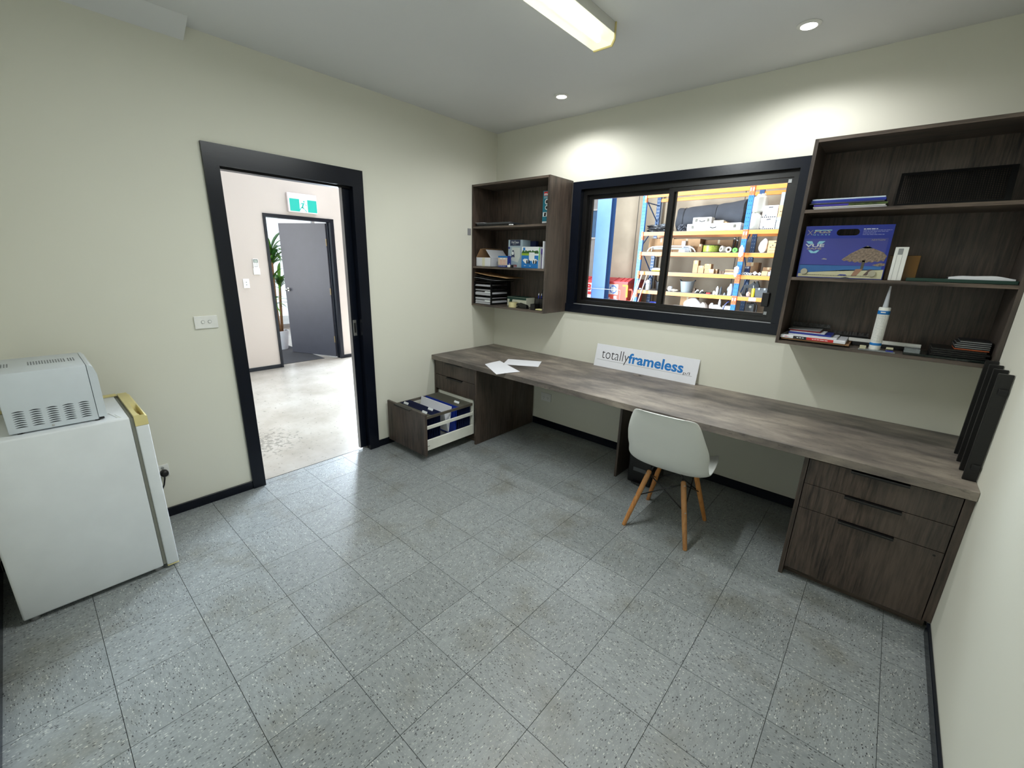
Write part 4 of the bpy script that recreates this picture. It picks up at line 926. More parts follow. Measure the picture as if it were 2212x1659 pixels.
for i, (yy, zz, hw) in enumerate(sp_):
    a = Vector(sp_[max(i - 1, 0)][:2]); c = Vector(sp_[min(i + 1, len(sp_) - 1)][:2]); d = (c - a).normalized(); nrm = Vector((-d.y, d.x))  # towards the sitter
    if nrm.y < 0 and nrm.x < 0: nrm = -nrm
    nrm = Vector((d.y, -d.x)); u = i / (len(sp_) - 1)
    lift = .030 + .042 * math.exp(-((u - .55) / .14) ** 2) + .012 * (u > .6) * (1 - u) 
    if u < .12: lift *= u / .12 * .9 + .1
    if u > .86: lift *= max(.15, (1 - u) / .14)
    r = []
    for j in range(nv + 1):
        v = -1 + 2 * j / nv; e = abs(v) ** 2.6; p = Vector((yy, zz)) + nrm * lift * e; r.append((hw * math.sin(v * math.pi / 2 * .86) / math.sin(math.pi / 2 * .86), p.x, p.y))
    rows.append(r)
b = B(); b.grid(rows); sh = b.build('seat_shell', M['shell'], chr_, smooth=True, local=True, solid=.0065)
md = sh.modifiers.new('sub', 'SUBSURF'); md.levels = 1; md.render_levels = 2
FEET = [(-.187, -.195), (.187, -.195), (.187, .195), (-.187, .195)]
TOPS = [(-.100, -.105), (.100, -.105), (.100, .110), (-.100, .110)]
def on_leg(k, z, zt=.365):
    f, t = FEET[k], TOPS[k]; s = z / zt; return Vector((f[0] + (t[0] - f[0]) * s, f[1] + (t[1] - f[1]) * s, z))
for k in range(4):
    b = B(); b.tube([on_leg(k, .0008), on_leg(k, .006), on_leg(k, .18), on_leg(k, .33), on_leg(k, .363), on_leg(k, .370)], [.0115, .0122, .0148, .0155, .0140, .008], 14)
    lg_ = b.build('leg', M['beech'], chr_, smooth=True, local=True, auto=50)
    out = Vector((FEET[k][0], FEET[k][1], 0)).normalized()
    for z in (.350, .205):
        p = on_leg(k, z) + out * .0135; B().cyl(p, p + out * .003, .0042, n=10).build('screw', M['chrome'], lg_, local=True)
for k in range(4):
    m_ = (k + 1) % 4
    for a_, c_ in ((k, m_), (m_, k)):
        B().tube([on_leg(a_, .205), on_leg(c_, .352)], .0038, 8).build('brace_rod', M['black'], chr_, smooth=True, local=True)
    p = on_leg(k, .360); i_ = Vector((-FEET[k][0], -FEET[k][1], 0)).normalized()
    b = B(); b.tube([p + i_ * .012, p + i_ * .020 + Vector((0, 0, .030)), Vector((p.x * .55, p.y * .55, .404))], .0055, 8); b.build('leg_bracket', M['black'], chr_, smooth=True, local=True)
b = B(); b.tube([(-.07, -.07, .400), (.07, -.07, .400), (.07, .07, .406), (-.07, .07, .406), (-.07, -.07, .400)], .0055, 8); b.build('seat_mount', M['black'], chr_, smooth=True, local=True)

# ================================================================ FRIDGE AND MICROWAVE
fg = thing('bar_fridge', 'old white bar fridge with a yellowed top handle standing by the doorway', 'fridge', (.33, -3.2, 0))
fx0, fx1 = .100, .556
B().box(fx0, fx1, -3.452, -2.975, .022, .823, .008, 3).build('cabinet', M['white_en'], fg, smooth=True, auto=40)
B().box(fx0 + .004, fx1 - .004, -2.9745, -2.962, .030, .818).build('door_gasket', M['gasket'], fg)
dr = B().box(fx0 - .002, fx1 + .002, -2.9615, -2.914, .020, .776, .006, 3).build('door', M['white_en'], fg, smooth=True, auto=40)
B().box(fx0 - .001, fx1 + .001, -2.961, -2.9145, .014, .0195, .002, 1).build('bottom_trim', M['yellowed'], dr)
# moulded yellowed top of the door with its scooped grip
hw = []
b = B(); zt, zb = .829, .7765; ya, yb = -2.9615, -2.914
sec = []
for i in range(25):
    u = i / 24; x = fx0 - .002 + (fx1 - fx0 + .004) * u; s = math.exp(-((u - .74) / .20) ** 4)
    top_in = zt; sec.append((x, s))
rows_out = []
for x, s in sec:
    rows_out.append([(x, ya, zb), (x, ya, zt), (x, ya + .020 - .004 * s, zt), (x, ya + .022, zt - .030 * s), (x, yb - .010, zt - .034 * s), (x, yb - .007 - .000 * s, zt - .004 - .004 * (1 - s)), (x, yb, zt - .012), (x, yb, zb)])
rs = [[b.bm.verts.new(p) for p in r] for r in rows_out]; b.rings(rs); bmesh.ops.recalc_face_normals(b.bm, faces=b.bm.faces)
b.build('door_top_handle', M['yellowed'], dr, smooth=True, auto=35)
b = B(); x0_, x1_ = fx0 + (fx1 - fx0) * .60, fx0 + (fx1 - fx0) * .90
b.box(x0_, x1_, ya + .0225, yb - .0110, zt - .0335, zt - .0305); b.build('grip_floor', M['yellowed2'], dr)
B().box(fx0 + .002, fx0 + .030, -3.44, -2.965, .8235, .833, .002, 1).build('top_edge_trim', M['yellowed'], fg)
B().tube([(.432, -3.034, .8238), (.437, -3.030, .8238), (.520, -3.012, .8238), (.528, -3.0, .8238), (.470, -3.014, .8238)], .0016, 6).build('scratch_strip', M['white'], fg)
for x in (fx0 + .04, fx1 - .03):
    for y in (-2.995, -3.42): B().cyl((x, y, .0006), (x, y, .0218), .015, n=14).build('foot', M['print_grey'], fg)
mw = thing('microwave_oven', 'white microwave oven with side vents standing on the bar fridge', 'microwave', (.33, -3.18, .8335))
mx0, mx1, my0, my1, mz0, mz1 = .165, .512, -3.334, -3.0695, .8290, 1.0755
B().box(mx0, mx1, my0, my1, mz0, mz1, .004, 2).build('casing', M['micro'], mw, smooth=True, auto=40)
b = B(); b.prism([(my1 + .001, mz0 + .010), (my1 + .026, mz0 + .010), (my1 + .028, mz0 + .02), (my1 + .028, mz1 - .045), (my1 + .020, mz1 - .012), (my1 + .010, mz1 - .0005), (my1 + .001, mz1 - .0005)], 'x', mx0 - .001, mx1 + .001)
dm = b.build('door', M['micro'], mw)
for x in (mx0 + .03, mx1 - .012): B().cyl((x, my1 - .006, mz0 - .0056), (x, my1 - .006, mz0 - .0002), .008, n=12).build('foot', M['black'], mw); B().cyl((x, my0 + .03, mz0 - .0056), (x, my0 + .03, mz0 - .0002), .008, n=12).build('foot', M['black'], mw)
for c_ in range(5):
    y = my0 + .022 + c_ * .0475; b = B()
    for k in range(8):
        z = mz0 + .023 + k * .0092; n = 8; P = [(y + .0345 * (i / n), z + .0042 * math.sin(math.pi * i / n)) for i in range(n + 1)]
        for (a0, h0), (a1, h1) in zip(P, P[1:]): b.poly([(mx1 + .0004, a0, z - .0006), (mx1 + .0004, a1, z - .0006), (mx1 + .0004, a1, h1), (mx1 + .0004, a0, h0)])
    b.build('vent_louvres', plain('vent_shadow', '2f353b', .7), mw)
for ya_, n_, m_ in ((my0 + .10, 14, 4), (my0 + .221, 3, 4), (my0 + .016, 4, 4)):
    b = B()
    for i in range(n_):
        for k in range(m_): x = mx0 + .130 + k * .021; y = ya_ + i * .0083; b.poly([(x, y, mz1 + .0003), (x + .012, y, mz1 + .0003), (x + .012, y + .0042, mz1 + .0003), (x, y + .0042, mz1 + .0003)])
    b.build('vent_holes', plain('vent_shadow', '2f353b', .7), mw)
B().ball((mx1 + .001, my0 + .125, mz0 + .010), .0042, (.5, 1, 1), 8).build('screw', M['chrome'], mw, smooth=True)
B().box(mx1 - .03, mx1 - .004, my1 + .002, my1 + .018, mz0 - .0008, mz0 + .0095).build('hinge_foot', M['black'], mw)
# ================================================================ THE HALL BEYOND THE DOORWAY
HX = -3.345
struct('floor_hall', B().box(-9, -.0605, -6, 9, -.12, 0), M['hall_floor'])
struct('wall_hall', B().box(HX - TK, HX, -5.2, -.884, 0, 3.2).box(HX - TK, HX, .008, .225, 0, 3.2).box(HX - TK, HX, -.884, .008, 2.041, 3.2).box(HX - TK, HX, .225, 3.7, 2.95, 3.2).box(HX - TK, HX, TK, 3.7, 3.2, 7.2).box(HX, -TK - .001, 0, TK, 3.3005, 7.2), M['hall_wall'])
struct('wall_hall_end', B().box(HX - TK, -TK, -5.3, -5.2, 0, 3.2), M['hall_wall'])
struct('ceiling_hall', B().box(HX - TK, -TK - .001, -5.3, TK, 3.2, 3.3), M['ceiling'])
B_ = lambda n, y0, y1: struct(n, B().box(HX + .0005, HX + .013, y0, y1, .0005, .052, .002, 1), M['navy'])
B_('baseboard_hall', -5.19, -.906); B_('baseboard_hall_2', .050, .2245)
d2 = struct('door_2', B().box(HX - TK - .004, HX + .004, -.8838, -.872, .0005, 2.041).box(HX - TK - .004, HX + .004, -.004, .0078, .0005, 2.041).box(HX - TK - .004, HX + .004, -.872, -.004, 2.029, 2.041), M['navy'])
for pts in ([(-.906, .0005), (-.872, .0005), (-.872, 2.030), (-.906, 2.073)], [(-.906, 2.073), (-.872, 2.030), (-.004, 2.030), (.049, 2.073)], [(-.004, .0005), (.049, .0005), (.049, 2.073), (-.004, 2.030)]):
    B().prism(pts, 'x', HX + .0005, HX + .017).build('architrave', M['navy'], d2)
B().box(HX - .070, HX - .055, -.8715, -.860, .0005, 2.028).box(HX - .070, HX - .055, -.016, -.0045, .0005, 2.028).build('door_stop', M['navy'], d2)
hv = Vector((-3.462, -.018, 0)); dv = Vector((-.914, -.405, 0)).normalized(); nv_ = Vector((-dv.y, dv.x, 0))   # hinge line, leaf direction, thickness
if nv_.y < 0: nv_ = -nv_
q = lambda a, t, z: tuple(hv + dv * a + nv_ * t + Vector((0, 0, z)))
lf = B().hexa([q(.004, 0, .012), q(.866, 0, .012), q(.866, .038, .012), q(.004, .038, .012), q(.004, 0, 2.020), q(.866, 0, 2.020), q(.866, .038, 2.020), q(.004, .038, 2.020)]).build('door_leaf', M['navy_door'], d2)
for z in (1.70, .98, .24): B().box(-3.462, -3.452, -.030, -.0185, z, z + .10, .001, 1).build('hinge', M['brass'], d2)
b = B(); p = Vector(q(.80, 0, 1.03)); b.cyl(p, p - nv_ * .012, .026, n=18); b.cyl(p - nv_ * .012, p - nv_ * .034, .010, n=12); b.ball(tuple(p - nv_ * .050), .024, (1, 1, 1), 9); b.build('door_knob', M['chrome'], lf, smooth=True, auto=40)
es = thing('exit_sign', 'lit green and white running-man exit sign above the hall door', 'exit sign', (HX, -.385, 2.13))
B().box(HX + .0005, HX + .052, -.585, -.190, 2.118, 2.362, .008, 2).build('housing', plain('aged_white_housing', 'd2c9c8', .45), es)
f = HX + .0525; qs = lambda y, z: (f, y, z)
patch(qs(-.562, 2.131), Y_, Z_, [(0, 0), (.366, 0), (.366, .158), (0, .158)], M['exit_green'], es, 'green_panel')
patch(qs(-.432, 2.131), Y_, Z_, [(0, 0), (.106, 0), (.106, .158), (0, .158)], M['exit_white'], es, 'white_doorway', .001)
man = [[(-.010, .018), (.000, .014), (.030, .056), (.022, .064)], [(.024, .052), (.040, .064), (.066, .036), (.060, .028)], [(.060, .028), (.072, .034), (.096, .004), (.084, .0)], [(.022, .050), (.040, .044), (.064, .110), (.044, .116)], [(.046, .114), (.030, .116), (.008, .092), (.014, .086), (.034, .104), (.044, .102)], [(.056, .112), (.064, .104), (.078, .086), (.102, .082), (.102, .090), (.082, .094), (.066, .114)], circ(.062, .132, .0115, 14)]
b = B()
for P in man:
    b.poly([(f + .0015, -.432 + a, 2.131 + c_) for a, c_ in P])
b.build('running_man', M['exit_green'], es)
rc = thing('remote_control', 'white air conditioner remote with a small display in its wall holder', 'remote control', (HX, -1.06, 1.29))
B().box(HX + .0005, HX + .018, -1.103, -1.023, 1.293, 1.375, .003, 2).build('holder', M['white'], rc); B().box(HX + .002, HX + .016, -1.096, -1.030, 1.376, 1.493, .004, 2).build('body', M['white'], rc)
patch((HX + .016, -1.090, 1.445), Y_, Z_, [(0, 0), (.054, 0), (.054, .042), (0, .042)], M['dgrey'], rc, 'display_bezel'); patch((HX + .016, -1.083, 1.451), Y_, Z_, [(0, 0), (.040, 0), (.040, .028), (0, .028)], plain('display_grey', '9aa39a', .3), rc, 'display', .001)
lines((HX + .016, -1.086, 1.428), Y_, Z_, 4, [.046], .013, .006, M['print_grey'], rc, seed=51)
hs = thing('hall_switch', 'white light switch plate below the remote control in the hall', 'light switch', (HX, -1.205, 1.12))
B().box(HX + .0005, HX + .010, -1.240, -1.168, 1.122, 1.240, .002, 2).build('plate', M['white'], hs)
for z in (1.196, 1.164): B().cyl((HX + .010, -1.204, z), (HX + .013, -1.204, z), .008, n=14).build('button', M['grey'], hs)
dm_ = solo('door_mat', B().box(-4.9, -3.50, -1.5, -.194, .0005, .006), M['mat'], 'large charcoal carpet mat on the floor behind the hall door', 'mat')

# potted plant beyond the hall door
ptn = thing('potted_dracaena', 'tall dracaena with strap leaves in a white pot behind the hall door', 'plant', (-4.66, -.40, .0066))
B().lathe([(.0, .0), (.112, .0), (.116, .012), (.150, .30), (.152, .315), (.140, .315), (.136, .27), (.0, .27)], (-4.66, -.40, .0066), 28).build('pot', M['pot'], ptn, smooth=True, auto=40)
B().lathe([(.0, .2702), (.135, .2702), (.0, .278)], (-4.66, -.40, .0066), 16).build('soil', M['bark'], ptn)
TR = [[(-4.66, -.385, .28), (-4.66, -.392, .8), (-4.65, -.385, 1.20), (-4.65, -.375, 1.58)], [(-4.70, -.33, .28), (-4.72, -.30, .7), (-4.73, -.27, 1.08)], [(-4.62, -.45, .28), (-4.60, -.47, .55), (-4.58, -.48, .76)]]
for P in TR: B().tube(P, [.024, .022, .020, .018][:len(P)], 8).build('trunk', M['bark'], ptn, smooth=True)
_leafs = []
for k in range(3):
    L_, bend, wd_ = (.62, .50, .40)[k], (.55, .75, .9)[k], (.030, .027, .022)[k]; rows = []; n = 7
    for i in range(n + 1):
        u = i / n; a = 1.35 - bend * 1.9 * u * u; r_ = L_ * (u * .78 if u else 0); x = L_ * u * (.45 + .45 * u * bend); z = L_ * (u * .85 - bend * .75 * u ** 2.4); w = wd_ * (math.sin(math.pi * min(1, u * .86 + .14)) ** .6) * (1 - u ** 5)
        rows.append([(x, -w, z + w * .25), (x, 0, z), (x, w, z + w * .25)])
    b = B(); b.grid(rows); me = bpy.data.meshes.new('leaf'); b.bm.to_mesh(me); b.bm.free(); me.shade_smooth(); _leafs.append(me)
for m_ in ('leaf', 'leaf2'):
    for me in list(_leafs[:3]):
        c_ = me.copy(); c_.materials.append(M[m_]); _leafs.append(c_)
rnd = random.Random(12)
def rosette(c, n, tilt0, tilt1, s, zoff=.10):
    for i in range(n):
        o = bpy.data.objects.new('leaf', _leafs[3 + rnd.randrange(6)]); COL.objects.link(o); o.parent = ptn
        o.location = Vector(c) - WORLD[ptn.name] + Vector((0, 0, rnd.uniform(-zoff, .02))); o.rotation_euler = (0, rnd.uniform(tilt0, tilt1), i * 2.39996 + rnd.uniform(-.2, .2)); k = s * rnd.uniform(.85, 1.15); o.scale = (k, k, k)
rosette((-4.65, -.375, 1.60), 44, -.35, .75, 1.05, .22); rosette((-4.73, -.27, 1.10), 26, -.3, .7, .85); rosette((-4.58, -.48, .78), 22, -.3, .9, .75); rosette((-4.66, -.39, 1.22), 12, .1, .9, .75)
# shop window far behind
gw = struct('window_2', B().box(-7.02, -6.96, -4.0, 3.0, 0, .08).box(-7.02, -6.96, -4.0, 3.0, 2.9, 3.0).box(-7.02, -6.96, -.92, -.86, .08, 2.9).box(-7.02, -6.96, 1.4, 1.46, .08, 2.9), M['alu'])
B().box(-6.992, -6.988, -4.0, 3.0, .08, 2.9).build('pane', M['glass'], gw)
lettering('to.', (-6.985, -.02, 1.50), Y_, Z_, .16, .075, M['print_grey'], gw)

# ================================================================ THE WAREHOUSE BEHIND THE WINDOW
YW = 7.62
struct('floor_warehouse', B().box(-.06, 8, TK, 9, -.12, 0), M['ware_floor'])
wbk = struct('wall_warehouse', B().box(-3.42, 8, YW, YW + .15, 0, 7.2).box(-6, -3.64, YW, YW + .15, 0, 7.2), M['ware_wall'])
struct('wall_warehouse_side', B().box(7.9, 8, TK, YW, 0, 7.2).box(-6, -5.9, 3.7, YW, 0, 7.2), M['ware_wall'])
struct('ceiling_warehouse', B().box(-6, 8, TK, YW + .15, 7.2, 7.3), M['ceiling'])
for x in (-2.262, .203, 2.9): B().box(x - .009, x + .009, YW - .0008, YW - .0002, 0, 7.2).build('panel_joint', plain('joint_sealant', '4f4a43', .8), wbk)
wn = struct('window_3', B().box(-3.64, -3.615, YW - .01, YW + .14, 0, 7.2).box(-3.445, -3.42, YW - .01, YW + .14, 0, 7.2).box(-3.615, -3.445, YW - .008, YW + .14, 2.955, 2.99).box(-3.615, -3.445, YW - .008, YW + .14, 2.225, 2.26), plain('pale_frame_paint', 'd6d3cf', .45))
B().box(-3.6145, -3.4455, YW + .02, YW + .05, 2.99, 7.2).build('panel', plain('pale_panel', 'a9a6a6', .5), wn); B().box(-3.6145, -3.4455, YW + .02, YW + .05, 0, 2.225).build('panel', plain('pale_panel', 'a9a6a6', .5), wn); B().box(-3.6145, -3.4455, YW + .02, YW + .05, 2.26, 2.955).build('pane', plain('blue_tinted_glass', '54759a', .25), wn)
sc_ = struct('pillar', B().box(-2.60, -2.235, 6.20, 6.214, .012, 7.1995).box(-2.60, -2.235, 6.405, 6.42, .012, 7.1995).box(-2.43, -2.405, 6.2145, 6.4045, .012, 7.1995), M['col_blue'])
B().box(-2.66, -2.18, 6.16, 6.46, 0, .0118).build('base_plate', M['col_blue'], sc_)
dp = struct('downpipe', B().cyl((-1.64, 7.55, .02), (-1.64, 7.55, 7.15), .055, n=20), plain('grey_pipe', '9a958d', .6), smooth=True, auto=40)

# pallet racking
rk_ = thing('pallet_rack', 'blue and orange pallet racking along the concrete warehouse wall', 'rack', (.6, 6.9, 0))
LV = [.57, .995, 1.42, 1.848, 2.28, 3.08]; RH = 3.115; fy, ry = 6.50, 7.26
hole_m = plain('punched_hole', '14243c', .8)
for x0 in (-1.620, .555, 2.73):
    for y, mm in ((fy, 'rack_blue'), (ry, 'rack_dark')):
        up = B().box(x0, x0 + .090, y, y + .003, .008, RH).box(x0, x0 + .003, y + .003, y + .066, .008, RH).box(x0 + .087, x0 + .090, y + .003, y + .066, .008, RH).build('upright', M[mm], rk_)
        b = B(); z = .10
        while z < RH - .04:
            for dx in (.026, .064): b.poly([(x0 + dx - .006 + .0 , y - .0004, z), (x0 + dx + .006, y - .0004, z), (x0 + dx + .004, y - .0004, z + .018), (x0 + dx - .004, y - .0004, z + .018)])
            z += .075
        b.build('punched_hole_row', hole_m if y == fy else M['alu'], up)
        B().box(x0 - .012, x0 + .102, y - .02, y + .086, .0005, .0078).build('foot_plate', M[mm], rk_)
    zz = [.15, .75, 1.35, 1.95, 2.55, 3.02]
    for i, (za, zb_) in enumerate(zip(zz, zz[1:])):
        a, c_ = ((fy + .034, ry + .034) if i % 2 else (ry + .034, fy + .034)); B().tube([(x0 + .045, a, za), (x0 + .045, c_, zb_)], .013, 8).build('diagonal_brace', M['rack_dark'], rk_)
    B().tube([(x0 + .045, fy + .034, 2.93), (x0 + .045, ry + .034, 2.93)], .013, 8).build('cross_brace', M['rack_dark'], rk_)
bays = [(-1.530, .555), (.645, 2.73)]
for z in LV:
    for bi, (xa, xb) in enumerate(bays):
        for y, f_ in ((fy, 1), (ry, 0)):
            yb0 = y + .010
            B().prism([(yb0, z - .074), (yb0 + .045, z - .074), (yb0 + .045, z), (yb0 + .012, z), (yb0 + .012, z - .018), (yb0, z - .024)] if not f_ else [(yb0, z - .074), (yb0 + .045, z - .074), (yb0 + .045, z), (yb0, z)], 'x', xa, xb).build('beam', M['orange'], rk_)
            if f_:
                for xe, s in ((xa, -1), (xb, 1)):
                    xs_ = (xe - .042, xe) if s < 0 else (xe, xe + .042); cn = B().box(xs_[0], xs_[1], y - .006, y - .0006, z - .165, z + .012).box(min(xe, xe + .0), max(xe + .003, xe), y - .0006, yb0 + .040, z - .165, z + .012).build('beam_connector', M['orange_d'], rk_)
                    b = B()
                    for k in range(3): zc = z - .135 + k * .05; b.poly([(xs_[0] + .016, y - .0064, zc), (xs_[0] + .026, y - .0064, zc), (xs_[0] + .026, y - .0064, zc + .02), (xs_[0] + .016, y - .0064, zc + .02)])
                    b.build('slot', M['blackmatte'], cn)
                    if z in (.995, 2.28, 3.08) : B().box(xs_[0] + .012, xs_[0] + .034, y - .0074, y - .0066, z - .085, z - .03).build('sticker', M['print_white'], cn)
        if z > .6 and z < 3: B().box(xa + .01, xb - .01, fy + .012, ry + .054, z + .0005, z + .008).build('deck_board', M['deckboard'], rk_)
        elif z < .6: B().box(xa + .01, xb - .01, fy + .012, ry + .054, z + .0005, z + .008).build('deck_board', M['deckboard'], rk_)
B().box(.87, 1.00, fy + .0075, fy + .0095, .925, .990).build('beam_label', M['paper'], rk_)
Z1, Z2, Z3, Z4, Z5 = [z + .0085 for z in (.57, .995, 1.42, 1.848, 2.28)]
def carton(x0, x1, y0, y1, z0, z1, mat, label, group='cartons on the warehouse racks', rz=0, open_=False, name='carton'):
    cx, cy = (x0 + x1) / 2, (y0 + y1) / 2; t = thing(name, label, 'box', (cx, cy, z0), rz, group); w, d, h = (x1 - x0) / 2, (y1 - y0) / 2, z1 - z0
    B().box(-w, w, -d, d, .0005, h, .002, 1).build('body', mat, t, local=True)
    tp = plain('packing_tape', 'b09a78', .4); B().box(-.02, .02, -d - .0008, d + .0008, h + .0002, h + .0012).box(-.02, .02, -d - .0012, -d - .0002, h * .72, h + .0012).build('tape', tp, t, local=True)
    return t
# -- shelf level five: black film, foam roll, aluminium cases, jerrycans, archive boxes
solo('black_film_sheet', B().lump((-1.27, 6.78, Z5), (.33, .20, .098), .22, seed=3, freq=3.4), M['foil'], 'crumpled black plastic film at the rack end on the high shelf', 'film', smooth=False)
rl = thing('foam_roll', 'long thick roll of charcoal foam tied with string on the high shelf', 'roll', (-.26, 7.0, Z5 + .02))
rows = []; nA = 28
for i in range(25):
    u = i / 24; x = -.93 + 1.36 * u; cz = 2.545 + .035 * u; R = .255 + .035 * u - .022 * math.exp(-((u - .10) / .05) ** 2) - .020 * math.exp(-((u - .60) / .04) ** 2) + .03 * max(0, u - .8) * 5
    rows.append([Vector((x + .01 * math.sin(5 * a + i), 7.0 + R * .82 * math.cos(a), cz + R * math.sin(a) * (1.06 if math.sin(a) > 0 else 1))) for a in [2 * math.pi * k / nA for k in range(nA)]])
b = B(); rs = [[b.bm.verts.new(p) for p in r] for r in rows]; b.rings(rs); b.build('outer_wrap', M['foam'], rl, smooth=True, auto=50)
for u in (.10, .60):
    x = -.93 + 1.36 * u; R = .258 + .015 * u; b = B(); b.tube([(x, 7.0 + R * .82 * math.cos(a), 2.545 + .035 * u + R * 1.02 * math.sin(a)) for a in [2 * math.pi * k / 24 for k in range(25)]], .005, 6); b.build('string', M['black'], rl)
b = B(); b.tube([(.4325, 7.0 + (.03 + .0085 * k) * .8 * math.cos(k * .5), 2.58 + (.03 + .0085 * k) * math.sin(k * .5)) for k in range(26)], .006, 5); b.build('rolled_end', M['blackmatte'], rl)
solo('cable_bundle', B().lump((-.72, 6.66, Z5), (.095, .10, .088), .30, seed=9, freq=4), plain('black_white_film', '4a4c55', .35, var=.7, scale=60), 'small bundle of shiny black film beside the aluminium cases', 'bundle')
def alu_case(name, x0, x1, y0, y1, z0, z1, label, latches, handle):
    t = thing(name, label, 'case', ((x0 + x1) / 2, (y0 + y1) / 2, z0), 0, 'aluminium cases on the high shelf'); zm = z0 + (z1 - z0) * .58; sl = plain('silver_panel', 'd6d0cb', .4, .15)
    B().box(x0, x1, y0, y1, z0 + .0005, zm, .004, 1).build('base', sl, t); B().box(x0, x1, y0, y1, zm + .0008, z1, .004, 1).build('lid', sl, t)
    B().box(x0 - .001, x1 + .001, y0 - .002, y0 - .0002, zm - .004, zm + .005).build('seam_trim', M['chrome'], t)
    for x in latches: B().box(x - .022, x + .022, y0 - .008, y0 - .0004, zm - .035, zm + .026, .002, 1).build('latch', M['rail'], t)
    b = B(); b.tube([(handle - .05, y0 - .002, zm - .012), (handle - .048, y0 - .022, zm - .022), (handle, y0 - .028, zm - .034), (handle + .048, y0 - .022, zm - .022), (handle + .05, y0 - .002, zm - .012)], .008, 8); b.build('handle', M['black'], t, smooth=True); return t
alu_case('aluminium_case', -.572, .487, 6.545, 6.78, Z5, 2.429, 'long flat aluminium case lying on the high shelf in front of the foam roll', (-.455, .375), -.035)
alu_case('aluminium_case', -.470, -.094, 6.56, 6.78, 2.4295, 2.557, 'small aluminium briefcase on top of the long flat case', (-.40, -.16), -.277)
carton(-.062, .136, 6.60, 6.76, 2.4295, 2.489, plain('cream_carton', 'd9ceb4', .7), 'small cream carton on the long aluminium case'); solo('timber_offcut', B().box(.142, .198, 6.62, 6.80, 2.4295, 2.458), M['woodscrap'], 'small timber offcut on the long aluminium case', 'timber')
def jerry(x, y, z0, z1, label, seed):
    t = thing('jerrycan', label, 'jerrycan', (x, y, z0), 0, 'milky jerrycans on the high shelf'); h = z1 - z0
    B().box(x - .115, x + .115, y - .11, y + .11, z0 + .0005, z0 + h - .045, .035, 4).build('body', M['poly'], t, smooth=True, auto=60)
    b = B(); b.prism([(-.08 + x, z0 + h - .0445), (.08 + x, z0 + h - .0445), (.055 + x, z0 + h - .018), (-.06 + x, z0 + h - .018)], 'y', y - .07, y + .07); b.build('shoulder', M['poly'], t); B().cyl((x - .05, y, z0 + h - .0175), (x - .05, y, z0 + h), .026, n=16).build('cap', M['white'], t)
    b = B(); b.tube([(x - .01, y, z0 + h - .018), (x + .0, y, z0 + h - .003), (x + .06, y, z0 + h - .003), (x + .075, y, z0 + h - .03)], .010, 8); b.build('handle', M['poly'], t, smooth=True)
jerry(.672, 6.80, Z5, 2.625, 'lower milky jerrycan standing on the high shelf beside the archive boxes', 1); jerry(.715, 6.80, 2.6256, 2.965, 'upper milky jerrycan stacked on the other one', 2)
AB = 'archive boxes on the warehouse racks'
def archive(x0, x1, z0, z1, mat, label, dots=True, words_=None, y0=6.56):
    t = thing('archive_box', label, 'archive box', ((x0 + x1) / 2, y0 + .17, z0), 0, AB); h = z1 - z0
    B().box(x0 + .003, x1 - .003, y0 + .004, y0 + .34, z0 + .0005, z1 - h * .24).build('body', mat, t); B().box(x0, x1, y0, y0 + .344, z1 - h * .238, z1, .002, 1).build('lid', mat, t)
    q = lambda a, c_: (x0 + (x1 - x0) * a, y0 + .004, z0 + h * c_); w = x1 - x0
    patch((x0 + w * .36, y0, z0 + h * .80), X_, Z_, [(0, 0), (w * .30, .004), (w * .29, .020), (.004, .016)], M['sign_black'], t, 'hand_hole', .001)
    if dots:
        for k in range(7): patch(q(.05 + .135 * k, .05), X_, Z_, circ(0, 0, .0125, 10), M['sign_black'], t, 'printed_dot')
        patch(q(.19, .45), X_, Z_, circ(0, 0, .017, 14), M['print_grey'], t, 'printed_ring'); patch(q(.19, .45), X_, Z_, circ(0, 0, .010, 12), mat, t, 'printed_ring_centre', .001); patch(q(.24, .20), X_, Z_, circ(0, 0, .015, 12), M['dgrey'], t, 'printed_seal')
        lines(q(.45, .50), X_, Z_, 2, [w * .4], .02, .004, M['print_grey'], t, seed=61)
    if words_:
        patch(q(.30, .62), X_, Z_, circ(0, 0, .011, 10), M['sign_black'], t, 'printed_mark'); lettering(words_, q(.13, .38), X_, Z_, w * .38, .032, M['sign_black'], t, bold=.02)
        lettering('Archive Box', q(.10, .16), X_, Z_, w * .72, .014, M['sign_black'], t, bold=.02)
    return t
whb = plain('white_archive_card', 'dcd5d8', .7); gyb = plain('grey_archive_card', '9a9c9e', .6)
archive(.826, 1.084, Z5, 2.500, whb, 'lower white archive box with black dots on the high shelf'); archive(.832, 1.088, 2.5006, 2.718, whb, 'upper white archive box with black dots on the high shelf')
archive(1.0895, 1.345, Z5, 2.500, gyb, 'grey archive box lowest of its stack beside the white ones', False); archive(1.0935, 1.35, 2.5006, 2.712, M['tan'], 'tan archive box in the middle of the stack beside the white ones', False, 'Koj'); archive(1.098, 1.355, 2.7126, 2.937, gyb, 'grey archive box on top of the tan one', False)
